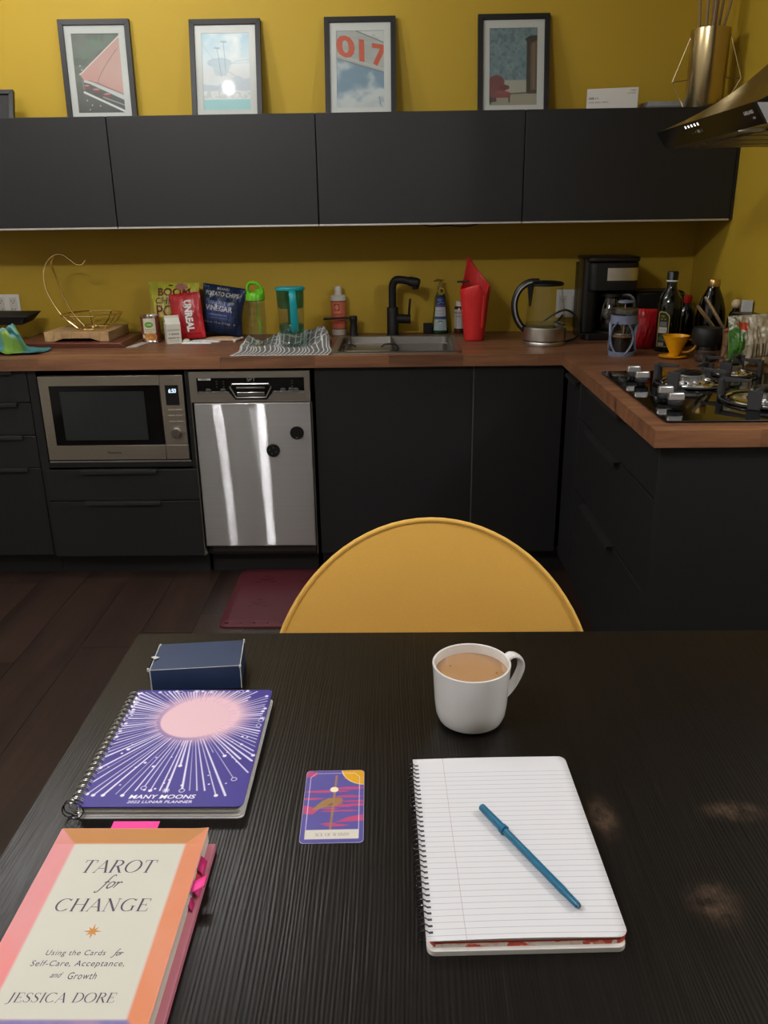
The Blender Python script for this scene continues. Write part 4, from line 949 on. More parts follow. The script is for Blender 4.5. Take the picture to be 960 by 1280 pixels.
m2.add([(-a, -b, h), (a, -b, h), (a, b, h), (-a, b, h), (-a, -.0015, zt), (a, -.0015, zt), (a, .0015, zt), (-a, .0015, zt), (-a+.012, 0, zt-.003), (a-.012, 0, zt-.003)], [(0, 1, 5, 4), (2, 3, 7, 6), (1, 9, 5), (1, 2, 9), (2, 6, 9), (5, 9, 6), (0, 4, 8), (0, 8, 3), (3, 8, 7), (4, 7, 8), (4, 5, 6, 7)])
m2.box(-a, a, -.0015, .0015, zt, zt+.010)
CART = mat('carton_white', (208, 206, 192), .5, var=.02)
ob = obj('body', M().box(-a+.0005, a-.0005, -b+.0005, b, 0, h), CART, t); obj('gable_top', m2, CART, t, smooth=0)

# ---- three snack bags
W, H = .222, .236; c = Canvas(W, H, .0016, (200, 196, 72)); B = (104, 40, 34)
c.mix(np.clip(c.noise(.05, 33)*2-.7, 0, 1)*.6, (150, 158, 46)); c.rect(.03, .20, .02, .086, (214, 202, 84)); c.mix(np.clip(1-np.abs(c.Y/H-.45)*5, 0, 1)*.5, (216, 178, 120))
c.text(glyphs('BOOM', bold=.03), .118, .176, .034, B, w=.14); c.text(glyphs('CHICKA', bold=.02, shear=.2), .110, .143, .027, B, w=.15); c.text(glyphs('POP', bold=.012), .097, .086, .052, B, w=.118); c.text(glyphs('SEA SALT', bold=.02), .115, .052, .018, (110, 120, 40), w=.11)
c.ell((.150, .216), .026, .014, (176, 110, 112), .9); c.rect(.095, .112, .218, .224, (30, 32, 26)); smallprint(c, .04, .03, .13, .008, (120, 120, 60))
bag('popcorn_bag', 'crinkled yellow-green popcorn bag standing behind the red bag', 'bag', c, W, H, .045, (-.968, 3.672, WT+.003), -.16, .02, FOIL, seed=2, wr=.006)
W, H = .135, .192; c = Canvas(W, H, .0013, (196, 40, 48)); c.mix(np.clip(c.noise(.05, 3)*2-.8, 0, 1)*.4, (160, 26, 36)); c.ell((.078, .085), .040, .055, (150, 30, 40), .7)
c.text(glyphs('UNREAL', bold=.05), .060, .094, .033, (60, 20, 26), w=.132, rot=-pi/2, a=.8); c.text(glyphs('UNREAL', bold=.05), .063, .096, .033, (240, 236, 230), w=.132, rot=-pi/2)
smallprint(c, .05, .018, .07, .006, (90, 18, 26))
bag('red_bag', 'red sweets bag with white sideways lettering leaning on the yellow-green bag', 'bag', c, W, H, .022, (-.888, 3.612, WT+.0065), -.12, -.085, FOIL, seed=3, pinch=.02, wr=.002)
W, H = .190, .205; c = Canvas(W, H, .0014, (36, 52, 86)); c.mix(np.clip(c.noise(.05, 8)*2-.9, 0, 1)*.4, (28, 40, 66)); c.poly([(.026, .055), (.148, .055), (.148, .135), (.010, .135)], (66, 84, 142), .9, .012); G = (206, 200, 176)
c.text(glyphs('BRAND', bold=.012), .092, .184, .011, G, w=.052);
c.text(glyphs('POTATO CHIPS', bold=.018), .090, .158, .019, G, w=.146); c.text(glyphs('SEA SALT &', bold=.008), .082, .122, .0135, (160, 172, 206), w=.105); c.text(glyphs('VINEGAR', bold=.02), .082, .095, .023, (236, 236, 232), w=.128)
smallprint(c, .034, .076, .09, .007, (200, 208, 232)); smallprint(c, .045, .064, .08, .005, (150, 164, 206)); c.text(glyphs('Net wt. 7.5 oz (212.6g)', bold=.015), .082, .040, .011, (206, 208, 214), w=.118)
c.rect(.018, .036, .132, .146, (128, 130, 128), .7); c.rect(.128, .150, .128, .138, (140, 146, 124), .8); c.ell((.158, .045), .003, .003, (206, 206, 206))
t = bag('crisps_bag', 'navy blue potato chip bag with white lettering right of the red bag', 'bag', c, W, H, .040, (-.775, 3.695, WT+.0165), -.13, .155, FOIL, seed=5, pinch=.09, wr=.005)
t.rotation_euler = (-.13, .155, 0)
def flatpack(name, label, loc, rz, L_, w, h, col, band=None):
    c = Canvas(L_, w, .002, col); c.mix(np.clip(c.noise(.03, int(L_*1000))-.3, 0, 1)*.3, tuple(int(q*.8) for q in col))
    if band: c.rect(L_*.12, L_*.88, w*.62, w*.95, band); smallprint(c, L_*.2, w*.25, L_*.5, w*.2, band)
    pr = np.sin(pi*np.clip(c.X/L_, .0, 1))**.35*np.sin(pi*np.clip(c.Y/w, 0, 1))**.5
    o = c.mesh(name, lambda X, Y: (X-L_/2, Y-w/2, .0012+h*pr), FOIL, loc=loc, back=lambda X, Y: (X-L_/2, Y-w/2, 0*X)); o.rotation_euler = (0, 0, rz); return tag(o, label, 'packet')
flatpack('snack_packet', 'slim white and black wrapper lying nearest on the worktop right of the carton', (-.842, 3.520, WT), -.06, .128, .026, .009, (222, 222, 220), (30, 30, 32))
flatpack('snack_packet', 'slim white wrapper lying just behind the nearest black and white one', (-.812, 3.556, WT), -.12, .130, .028, .012, (196, 192, 190), (52, 46, 50))
flatpack('snack_packet', 'flat kraft-brown packet lying in front of the navy blue bag', (-.755, 3.622, WT), .02, .150, .060, .014, (196, 160, 124))
flatpack('snack_packet', 'small green and white packet lying against the red bag', (-.890, 3.548, WT), .1, .034, .022, .016, (186, 196, 160), (90, 146, 70))
tag(obj('white_stick', M().tube([(-.011, -.04, .0065), (.009, .04, .0065)], .0062, 10), WHITEPL, loc=(-.676, 3.585, WT)), 'short white stick lying alone between the navy blue bag and the striped towel', 'stick')

# ---- striped towel with bottle and pitcher
W, H = .40, .44; c = Canvas(W, H, .0022, (112, 112, 110)); c.mix(c.noise(.01, 3)*.3, (84, 84, 84))
for k in range(24):
    x = .008+k*.0175; c.seg((x, -.01), (x+.015*math.sin(k), H+.01), .0042, (226, 226, 220))
for k in range(9): c.seg((0, .255+k*.02), (W, .262+k*.02), .0036, (206, 206, 200))
c.mix(((c.Y < .004) | (c.X < .003))*1.0, (206, 206, 200))
def towelmap(X, Y):
    u, v = X/W, Y/H; n = c.noise(.06, 51, 3)-.5; n2 = c.noise(.03, 61, 2)-.5
    fold = np.clip((v-.50)/.10, 0, 1)
    bot = np.hypot((u-.17)/.16, (v-.736)/.17); pit = np.hypot((u-.56)/.20, (v-.667)/.18)
    hole = np.clip(np.minimum(bot, pit)*2.6-2.9, 0, 1)
    z = .0022+fold*hole*(.040+.075*n+.007*np.sin(u*15+v*8))*np.clip((1.02-v)/.08, 0, 1)*np.clip(u/.06+.2, 0, 1)*np.clip((1-u)/.08+.25, 0, 1)
    z += .004*np.abs(n2)*(1-fold)*hole
    x = (u-.5)*(.355+.02*(1-v))+.015*n*fold+.012*np.sin(v*6); y = v*.36+.03*n*fold*hole
    return x, y, np.maximum(z, .002)
o = c.mesh('striped_towel', towelmap, print_mat('cloth_print', .85, bump=.15), loc=(-.448, 3.165, WT)); m_ = o.modifiers.new('Solidify', 'SOLIDIFY'); m_.thickness = .0018; m_.offset = -1
tag(o, 'grey tea towel with white stripes, crumpled at the back, under the pitcher', 'towel')
TZ = WT+.0030
t = thing('infuser_bottle', 'clear plastic water bottle with bright green looped lid on the striped towel', 'bottle', (-.568, 3.430, TZ))
LIME = mat('lime_plastic', (92, 170, 30), .35)
prof = [(.001, 0), (.034, 0), (.037, .004)]+[(.037+.0012*math.sin(k*1.57), .01+k*.0075) for k in range(22)]+[(.036, .178), (.033, .182)]
obj('bottle_body', M().lathe(prof, 36), clear('clear_plastic', (232, 236, 232), .05, 1.4, .02), t)
obj('lid', M().lathe([(.034, .178), (.0385, .180), (.0385, .200), (.036, .205), (.028, .210), (.001, .211)], 32), LIME, t)
obj('loop', M().tube(spline([(-.026, 0, .204), (-.030, 0, .226), (-.020, 0, .245), (.0, 0, .246), (.020, 0, .236), (.031, 0, .218), (.030, 0, .205)], 5), .0065, 10, flat=(1, 1.5)).box(.004, .026, -.008, .008, .208, .224), LIME, t)
obj('infuser_rod', M().tube([(.004, 0, .178), (.006, 0, .12), (.014, .002, .075), (.010, 0, .045)], [.002, .003, .0045, .003], 8), LIME, t)
t = thing('filter_pitcher', 'clear water filter pitcher with teal lid, handle and filter on the striped towel', 'pitcher', (-.424, 3.405, TZ))
TEALP = mat('teal_plastic', (22, 140, 146), .3)
TEALC = clear('teal_clear', (140, 214, 220), .06, 1.4, .03)
obj('jug_body', M().lathe([(.001, 0), (.045, 0), (.048, .004), (.0485, .03), (.052, .12), (.0565, .215), (.058, .222)], 40, sy=.95), clear('clear_plastic', (232, 236, 232), .05, 1.4, .02), t)
obj('reservoir', M().lathe([(.001, .150), (.047, .150), (.0515, .156), (.0545, .214), (.056, .221)], 40, sy=.95), TEALC, t)
obj('filter_band', M().lathe([(.001, .052), (.046, .052), (.0485, .056), (.0492, .082), (.046, .088), (.012, .095), (.014, .148), (.001, .148)], 40, sy=.95), TEALC, t)
obj('lid', M().lathe([(.0575, .219), (.0595, .221), (.0595, .228), (.057, .231), (.020, .233), (.001, .233)], 40, sy=.95), TEALP, t)
h = M()
hx, hy = .018, -.052
h.tube(spline([(hx-.004, -.046, .214), (hx, hy-.022, .214), (hx+.002, hy-.036, .196), (hx+.004, hy-.036, .150), (hx+.004, hy-.030, .095), (hx+.003, hy-.014, .070), (hx, -.044, .066)], 5), .0095, 12, flat=(.75, 1.5))
obj('handle', h, TEALP, t)

# ---- by the sink
t = thing('lotion_bottle', 'white bottle with coral label and round white cap behind the filter tap', 'bottle', (-.256, 3.748, WT))
WB = mat('bottle_white', (206, 200, 190), .4, var=.02)
obj('bottle_body', M().lathe([(.001, 0), (.030, 0), (.0325, .004), (.0325, .150), (.0335, .151), (.0335, .166), (.030, .170), (.016, .172), (.001, .172)], 36), WB, t)
obj('cap', M().lathe([(.0160, .171), (.0155, .206), (.0140, .209), (.001, .209)], 28), WB, t)
W = 2*pi*.0329; q = W/2; c = Canvas(W, .122, .0012, (196, 104, 78)); c.rect(0, W, 0, .004, (70, 32, 24)); c.rect(0, W, .118, .122, (70, 32, 24)); c.mix(c.noise(.05, 4)*.3, (206, 128, 92))
c.rect(q-.018, q+.006, .080, .110, (140, 66, 48)); c.ell((q-.006, .095), .008, .011, (200, 128, 104)); c.rect(q-.020, q+.022, .060, .068, (168, 70, 44), .7); smallprint(c, q-.016, .073, .026, .004, (226, 170, 140)); smallprint(c, q-.014, .046, .024, .006, (222, 164, 120)); c.rect(q-.018, q+.020, .022, .036, (188, 76, 62), .8); smallprint(c, q-.014, .025, .028, .006, (150, 50, 40)); smallprint(c, q-.014, .010, .026, .005, (170, 84, 50))
c.mesh('label', cyl_print(.0329, .026)(W), GLOSSPRINT, t, label='coral printed label with a square emblem')
t = thing('dish_soap', 'tapered clear dish soap bottle with blue and white label right of the faucet', 'bottle', (.191, 3.745, WT))
SOAP = clear('soap_plastic', (206, 214, 150), .05, 1.4, .03)
obj('bottle_body', M().lathe([(.001, .0), (.036, 0), (.038, .005), (.036, .04), (.028, .12), (.024, .158), (.018, .172), (.0125, .180), (.0125, .196)], 32, sy=.7), SOAP, t)
obj('liquid', M().lathe([(.001, .002), (.0345, .002), (.036, .006), (.0345, .030), (.001, .030)], 32, sy=.68), mat('soap_green', (20, 84, 78), .1), t)
def tap_lab(X, Y):
    z = Y+.016; r = .0385-.0002-(z-.005)*.092; a = (X-.03)/.034; return r*np.sin(a), -r*.7*np.cos(a)-.0012, z
c = Canvas(.06, .150, .0012, (176, 196, 200)); c.rect(0, .06, .108, .150, (40, 52, 104)); c.rect(0, .06, .062, .100, (200, 204, 210)); c.rect(0, .06, .100, .110, (96, 80, 130)); c.rect(0, .06, .048, .060, (56, 76, 116)); c.rect(0, .06, .142, .15, (18, 26, 58))
smallprint(c, .014, .126, .032, .010, (150, 166, 206))
c.line([(.012, .113), (.03, .121), (.05, .117)], .003, (140, 160, 210)); smallprint(c, .008, .082, .04, .005, (130, 130, 140)); smallprint(c, .008, .070, .042, .004, (140, 140, 150)); c.ell((.03, .036), .010, .006, (60, 76, 96)); c.ell((.03, .033), .008, .005, (206, 214, 216))
c.mesh('label', tap_lab, GLOSSPRINT, t, label='blue and white printed label')
obj('hang_tag', M().tube([(.004+.011*math.cos(2*pi*k/20), -.016, .183+.012*math.sin(2*pi*k/20)) for k in range(20)], .0028, 8, True), mat('tag_yellow', (190, 160, 60), .4), t)
obj('pump', M().lathe([(.0125, .196), (.0125, .204), (.006, .206), (.005, .226), (.001, .226)], 20).tube([(.0, 0, .226), (-.012, -.004, .230), (-.030, -.010, .225)], [.006, .0055, .003], 10).tube([(0, 0, .226), (.014, 0, .228)], [.006, .004], 8), clear('clear_plastic2', (226, 222, 204), .15, 1.45, .12), t)
tag(obj('sponge_holder', M().prism(rrect(-.020, .020, -.013, .013, .004), 0, .046), BLACKPL, loc=(.137, 3.748, WT), bevel=.003), 'small black sponge holder beside the dish soap', 'holder')
t = thing('supplement_bottle', 'small white-labelled brown bottle half hidden behind the coral vase', 'bottle', (.278, 3.755, WT))
obj('bottle_body', M().lathe([(.001, 0), (.023, 0), (.0245, .004), (.0245, .108), (.020, .116), (.014, .118)], 28), mat('brown_plastic', (70, 40, 22), .2), t)
obj('cap', M().lathe([(.018, .116), (.018, .136), (.016, .138), (.001, .138)], 28), WHITEPL, t)
W = .14; c = Canvas(W, .082, .0016, (200, 194, 188))
for k in range(3): c.rect(.05+k*.014, .053+k*.014, .006, .076, (150, 146, 150))
c.rect(.03, .1, .066, .070, (130, 110, 96)); smallprint(c, .05, .05, .04, .006, (90, 90, 96))
c.mesh('label', cyl_print(.0249, .022)(W), PRINT, t)
# coral wrapped vase
t = thing('coral_vase', 'coral-red wrapped vase with one tall pointed lip beside the sink', 'vase', (.322, 3.525, WT))
CORAL = mat('coral_plastic', (206, 44, 44), .42, var=.03, coat=.1)
nth, nz = 144, 26
def top_h(a):      # height of the lip by angle; a = 0 is +X, -pi/2 is the front
    x = .0625*math.cos(a)
    if math.sin(a) >= 0:
        return .338-(x+.030)*1.28 if x > -.030 else .208+.130*max(0, (x+.0625)/.0325)**1.6
    pts = [(-.0625, .208), (-.03, .219), (-.005, .226), (.010, .228), (.017, .222), (.028, .196), (.034, .182), (.038, .180), (.042, .186), (.049, .214), (.053, .222), (.0625, .2196)]
    return float(np.interp(x, *zip(*pts)))
def vase(u, v):
    a = 2*pi*u; h = top_h(a); z = h*v; r = .041+.021*min(z/.2, 1)
    x, y = r*math.cos(a), r*math.sin(a)*.85
    return (x, y, z)
o = obj('body', M().grid(vase, nth, nz, closeu=True), CORAL, t); q = o.modifiers.new('Solidify', 'SOLIDIFY'); q.thickness = .0035; q.offset = -1
obj('bottom', M().lathe([(.001, .001), (.0385, .001), (.0385, .005), (.001, .005)], 40, sy=.85), CORAL, t)
m = M(); sa = -.94
pts = [(.184, .0066), (.13, .006), (.09, .005), (.055, .0042)]
vs = []
for z, w in pts:
    r = .0415+.021*min(z/.2, 1)
    for s in (-1, 1):
        for d in (0, .0035):
            aa = sa+s*w/r; vs.append(((r+d)*math.cos(aa), (r+d)*.85*math.sin(aa), z))
m.add(vs, [f for k in range(3) for f in ((4*k, 4*k+2, 4*k+6, 4*k+4), (4*k+1, 4*k+5, 4*k+7, 4*k+3), (4*k, 4*k+4, 4*k+5, 4*k+1), (4*k+2, 4*k+3, 4*k+7, 4*k+6))]+[(0, 1, 3, 2), (12, 14, 15, 13)])
obj('overlap_flap', m, mat('coral_light', (222, 66, 62), .42), t)
tag(obj('small_brush', M().tube([(-.026, .02, 0), (.02, .0, .004)], [.0035, .005], 8), BLACKMT, loc=(.276, 3.525, WT+.235)), 'thin black brush handle sticking out left of the coral vase', 'brush')
# ---- glass kettle on its base
t = thing('glass_kettle', 'glass electric kettle with steel base and black handle right of the coral vase', 'kettle', (.590, 3.385, WT))
obj('power_base', M().lathe([(.082, 0), (.084, .003), (.084, .014), (.082, .017), (.001, .017)], 44), mat('kettle_steel', (206, 204, 198), .34, 1.0, var=.05, stretch=(4, 4, .1)), t)
obj('gap_ring', M().lathe([(.0835, .017), (.0835, .021), (.001, .021)], 44), BLACKPL, t)
obj('steel_band', M().lathe([(.0845, .021), (.0850, .024), (.0845, .068), (.082, .071), (.001, .071)], 44), mat('kettle_steel', (206, 204, 198), .34, 1.0), t)
obj('jug', M().lathe([(.078, .0705), (.0795, .075), (.079, .09), (.071, .16), (.062, .222), (.0605, .232)], 48), CLEAR, t)
obj('water', M().lathe([(.001, .071), (.0765, .0712), (.0775, .084), (.001, .0845)], 44), clear('water_surface', (222, 230, 226), .02, 1.33, .02), t)
obj('lid', M().lathe([(.0625, .229), (.066, .232), (.066, .238), (.060, .243), (.030, .247), (.001, .248)], 44), BLACKPL, t)
obj('spout', M().hull8([(.050, -.018, .214), (.066, -.006, .216), (.066, .006, .216), (.050, .018, .214)], [(.050, -.022, .233), (.076, -.006, .236), (.076, .006, .236), (.050, .022, .233)]), CLEAR, t)
hp = spline([(-.030, 0, .243), (-.072, 0, .240), (-.108, 0, .212), (-.124, 0, .165), (-.118, 0, .115), (-.100, 0, .080), (-.080, 0, .060)], 6)
h = obj('handle', M().tube(hp, [.012]*len(hp), 12, flat=(1.1, .9)), BLACKPL, t)
obj('inlay', M().tube([(p[0]+.001, -.0105, p[2]-.001) for p in hp[4:-4]], .0032, 8), mat('grey_inlay', (150, 152, 156), .35), h)
obj('handle_web', M().hull8([(-.066, -.008, .150), (-.060, -.008, .150), (-.060, .008, .150), (-.066, .008, .150)], [(-.076, -.009, .234), (-.050, -.009, .234), (-.050, .009, .234), (-.076, .009, .234)]), BLACKPL, h)
tag(obj('kettle_cord', M().tube(spline([(.680, 3.40, .922), (.735, 3.47, .928), (.752, 3.50, .968), (.735, 3.53, 1.012), (.700, 3.55, 1.030), (.660, 3.575, 1.010), (.625, 3.62, .975), (.61, 3.68, .945), (.64, 3.74, .93), (.70, 3.765, .95), (.735, 3.775, .985)], 8), .0045, 8), BLACKPL), 'black kettle cord looping up between the kettle and the outlet', 'cord')

# ---- coffee maker
t = thing('coffee_maker', 'tall black drip coffee maker with a steel band in the corner', 'coffee maker', (.870, 3.590, WT))
obj('base', M().prism(rrect(-.108, .108, -.115, .115, .03), 0, .028), BLACKPL, t, bevel=.004)
obj('tower', M().prism(rrect(-.108, .100, .020, .115, .02), .028, .300), BLACKPL, t, bevel=.003)
obj('side_column', M().prism(rrect(-.112, -.050, -.085, .030, .02), .028, .322), BLACKPL, t, bevel=.003)
obj('brew_head', M().prism(rrect(-.095, .110, -.105, .115, .035), .196, .306), BLACKPL, t, bevel=.004)
obj('steel_band', M().prism(rrect(-.048, .1105, -.1062, -.02, .035), .236, .285), mat('kettle_steel', (206, 204, 198), .34, 1.0), t)
obj('lid', M().prism(rrect(-.104, .114, -.108, .115, .035), .308, .328), BLACKPL, t, bevel=.006, seg=3)
obj('warming_plate', M().lathe([(.062, .028), (.062, .032), (.001, .032)], 32), mat('dark_steel', (70, 68, 66), .45, .8), t, loc=(.02, -.045, 0))
k = obj('carafe', M().lathe([(.001, 0), (.052, 0), (.060, .012), (.066, .055), (.060, .100), (.048, .128), (.050, .138)], 36), clear('smoked_glass', (120, 120, 116), .03, 1.5, .05), t, loc=(.02, -.045, .0325))
obj('carafe_lid', M().lathe([(.052, .138), (.052, .150), (.030, .156), (.001, .157)], 32), BLACKPL, k)
obj('carafe_handle', M().tube(spline([(.030, -.040, .142), (.058, -.070, .140), (.070, -.082, .110), (.066, -.078, .060), (.048, -.052, .030)], 5), .008, 10, flat=(1.3, .8)), BLACKPL, k)
obj('switch', M().prism(rrect(-.012, .012, -.118, -.113, .002), .010, .020), mat('switch_grey', (120, 120, 120), .4), t, loc=(.06, 0, 0))

# ---- french press
t = thing('french_press', 'coffee press with blue-grey plastic frame half full of coffee by the inner corner', 'coffee press', (.826, 3.092, WT))
SLATE = mat('slate_plastic', (112, 122, 146), .45)
obj('beaker', M().lathe([(.001, .010), (.0425, .010), (.0435, .014), (.0435, .150), (.045, .156)], 40), CLEAR, t)
obj('coffee', M().lathe([(.001, .012), (.0415, .012), (.0422, .016), (.0422, .068), (.001, .068)], 40), mat('black_coffee', (18, 10, 7), .08), t)
obj('froth', M().lathe([(.001, .0682), (.0422, .0682), (.0422, .076), (.001, .076)], 40), mat('coffee_froth', (120, 84, 58), .5), t)
fr = M().lathe([(.040, 0), (.0485, 0), (.0490, .004), (.0485, .016), (.0455, .017), (.0450, .010), (.040, .009)], 40)
obj('frame_base', fr, SLATE, t)
obj('frame_collar', M().lathe([(.0455, .118), (.0475, .116), (.0480, .132), (.0475, .146), (.0455, .146)], 40, closed=True), SLATE, t)
for k in range(3):
    m = M(); a0 = -1.95+k*2.09
    for s in (-1, 1):
        pts = []
        for i in range(15):
            q = i/14; z = .010+.114*q; a = a0+s*(.32+.66*math.sin(pi*q)**.9)
            pts.append((.0468*math.cos(a), .0468*math.sin(a), z))
        m.tube(pts, .0042, 8, flat=(.8, 1.3))
    obj('frame_strap', m, SLATE, t)
obj('lid', M().lathe([(.046, .150), (.0485, .152), (.0485, .164), (.044, .169), (.012, .172), (.001, .172)], 40), clear('lid_clear', (170, 176, 190), .2, 1.45, .15), t)
obj('plunger_rod', M().tube([(0, 0, .080), (0, 0, .190)], .0028, 8), CHROME, t)
obj('plunger_knob', M().lathe([(.004, .183), (.008, .186), (.026, .188), (.027, .191), (.025, .195), (.010, .198), (.001, .198)], 28), SLATE, t)
obj('mesh_filter', M().lathe([(.041, .078), (.041, .082), (.001, .083)], 32), CHROME, t)

# ---- red coffee bag, bottles and the dark box in the corner
W, H = .082, .150; c = Canvas(W, H, .002, (176, 22, 34)); c.mix(np.clip(c.noise(.03, 14)*2-.8, 0, 1)*.5, (120, 12, 22))
bag('coffee_bag', 'glossy red coffee bag between the coffee press and the oil bottle', 'bag', c, W, H, .030, (.948, 3.235, WT), -.05, .03, FOIL, seed=9, pinch=.02, wr=.006)
DKGL = mat('dark_green_glass', (10, 14, 8), .06, coat=.3)
BKGL = mat('black_bottle_glass', (7, 6, 6), .07, coat=.3)
t = thing('oil_bottle', 'tall dark green olive oil bottle with yellow-edged label in the corner', 'bottle', (1.016, 3.185, WT))
obj('bottle_body', M().lathe([(.001, 0), (.042, 0), (.0445, .004), (.0445, .165), (.041, .190), (.030, .212), (.0205, .226), (.018, .240), (.018, .252)], 40), DKGL, t)
obj('cap', M().lathe([(.019, .252), (.0205, .253), (.0205, .258), (.0195, .260), (.0200, .286), (.018, .289), (.001, .289)], 28), BLACKPL, t)
obj('cap_ring', M().lathe([(.0209, .2535), (.0211, .2545), (.0211, .2575), (.0209, .2585)], 28), WHITEPL, t)
c = Canvas(.045, .130, .001, (22, 24, 18)); Yl = (190, 176, 80)
c.rect(0, .003, 0, .118, Yl); c.rect(.042, .045, 0, .112, Yl); c.line([(.0015, .118), (.008, .127), (.028, .126), (.040, .116), (.0435, .108)], .003, Yl); c.rect(0, .045, 0, .002, Yl)
smallprint(c, .010, .108, .022, .008, (190, 166, 60)); smallprint(c, .010, .098, .022, .007, (190, 166, 60)); c.rect(.008, .036, .074, .092, (96, 98, 100)); c.rect(.006, .038, .050, .072, (186, 178, 172)); smallprint(c, .010, .060, .024, .005, (110, 110, 110)); c.mix(((c.noise(.008, 3) > .5) & (c.Y < .046) & (c.Y > .02) & (c.X > .006) & (c.X < .038))*.8, (90, 104, 88)); c.rect(.008, .030, .004, .016, (150, 138, 140))
c.mesh('label', cyl_print(.0449, .020, -.72)(.045), GLOSSPRINT, t, label='narrow dark label with yellow edge')
t = thing('dark_toaster', 'black toaster standing in the corner behind the oil bottle', 'toaster', (1.092, 3.640, WT))
obj('housing', M().prism(rrect(-.105, .105, -.085, .085, .025), .008, .186), BLACKPL, t, bevel=.012, seg=3)
obj('slot', M().box(-.08, .08, -.045, -.015, .1855, .1875).box(-.08, .08, .015, .045, .1855, .1875), mat('dark_steel', (70, 68, 66), .45, .8), t)
obj('rim', M().tube([(-.1, -.086, .176), (.1, -.086, .176)], .002, 6), CHROME, t)
for sx_ in (-.08, .08):
    for sy_ in (-.06, .06): obj('foot', M().lathe([(.010, 0), (.011, .009), (.001, .009)], 12), BLACKMT, t, loc=(sx_, sy_, 0))
t = thing('soy_bottle', 'small dark sauce bottle with bright red cap in the corner', 'bottle', (1.128, 3.325, WT))
obj('bottle_body', M().lathe([(.001, 0), (.034, 0), (.036, .004), (.036, .110), (.030, .140), (.018, .156), (.0135, .162)], 32), BKGL, t)
obj('cap', M().lathe([(.0155, .161), (.0165, .163), (.0165, .188), (.014, .191), (.001, .191)], 24), mat('cap_red', (176, 36, 28), .4), t)
t = thing('vinegar_bottle', 'large round-shouldered black bottle with gold cap by the right wall', 'bottle', (1.181, 3.215, WT))
obj('bottle_body', M().lathe([(.001, 0), (.050, 0), (.053, .005), (.053, .120), (.050, .150), (.040, .185), (.028, .212), (.022, .224), (.0205, .232)], 40), BKGL, t)
obj('cap', M().lathe([(.0215, .231), (.0225, .233), (.0225, .254), (.0205, .257), (.001, .257)], 28), mat('cap_gold', (196, 160, 92), .3, .8), t)
t = thing('spice_bottle', 'small bottle with rounded cream stopper against the right wall', 'bottle', (1.245, 3.145, WT))
obj('bottle_body', M().lathe([(.001, 0), (.026, 0), (.027, .003), (.027, .120), (.018, .145), (.012, .150), (.012, .158)], 28), BKGL, t)
obj('stopper', M().ball((0, 0, .174), (.018, .018, .017), 18, 12), mat('stopper_cream', (206, 186, 150), .5), t)
t = thing('lidded_canister', 'dark canister with wide black lid by the right wall below the white packet', 'canister', (1.236, 3.035, WT))
obj('pot', M().lathe([(.001, 0), (.036, 0), (.038, .004), (.038, .132), (.036, .136), (.001, .136)], 32), mat('canister_dark', (60, 58, 44), .3), t)
obj('lid', M().lathe([(.044, .136), (.046, .138), (.046, .150), (.042, .153), (.001, .154)], 32), BLACKPL, t)
tag(obj('white_packet', M().box(-.018, .018, -.012, .012, 0, .190), mat('packet_white', (196, 198, 204), .5), loc=(1.268, 3.105, WT), rot=(0, 0, -.2), bevel=.002), 'slim upright white packet against the right wall', 'packet')

# ---- yellow dripper, black-lidded jar, tongs, kraft bag and produce bag
t = thing('coffee_dripper', 'yellow plastic coffee dripper cone with a saucer foot by the hob', 'dripper', (1.000, 3.030, WT))
YEL = mat('yellow_plastic', (226, 158, 14), .32)
obj('cone', M().lathe([(.001, .012), (.019, .012), (.020, .020), (.046, .074), (.0475, .078), (.0455, .078), (.018, .023), (.001, .021)], 40), YEL, t)
m = M().lathe([(.001, 0.002), (.020, .0), (.047, .004), (.049, .007), (.046, .008), (.020, .006), (.0195, .014), (.001, .014)], 40)
obj('saucer', m, YEL, t, loc=(-.008, -.004, 0))
obj('handle', M().tube(spline([(.042, -.010, .066), (.062, -.014, .060), (.066, -.014, .040), (.046, -.010, .022), (.024, -.004, .020)], 5), .004, 8, flat=(1, 1.6)), YEL, t)
t = thing('lidded_jar', 'glass jar with oversized rounded black lid behind the hob', 'jar', (1.079, 2.945, WT))
obj('glass', M().lathe([(.001, 0), (.034, 0), (.037, .004), (.037, .050), (.033, .058)], 36), CLEAR, t)
obj('lid', M().lathe([(.034, .057), (.046, .058), (.050, .066), (.052, .092), (.049, .110), (.045, .116), (.001, .118)], 40), mat('rubber_black', (22, 22, 23), .55), t)
obj('filling', M().lathe([(.001, .004), (.033, .004), (.035, .01), (.035, .024), (.001, .026)], 30), mat('brown_grounds', (60, 44, 34), .8), t)
t = thing('tongs', 'pair of steel tongs leaning with two open arms over the brown paper bag', 'tongs', (1.195, 3.000, WT+.006))
STL2 = mat('satin_steel', (216, 212, 204), .38, 1.0)
for (p, q) in (((-.150, -.02, .180), (-.050, -.005, .070)), ((-.112, .020, .206), (-.040, .010, .100))):
    obj('arm', M().tube([p, tuple((p[i]*.9+q[i]*.1) for i in range(3)), q, (0, 0, .004)], [.0045, .0062, .0058, .004], 10, flat=(1, 1.25)), STL2, t)
c = Canvas(.10, .112, .002, (142, 104, 70)); c.mix(c.noise(.02, 9)*.5, (112, 78, 50)); c.line([(.0, .06), (.05, .035), (.1, .05)], .002, (70, 48, 32)); c.line([(.05, .035), (.052, .112)], .002, (92, 64, 44))
bag('paper_bag', 'crumpled brown paper bag between the jar and the produce bag', 'bag', c, .10, .112, .022, (1.165, 2.905, WT), -.10, .04, print_mat('kraft_print', .8, bump=.3), seed=12, pinch=.03, wr=.010)
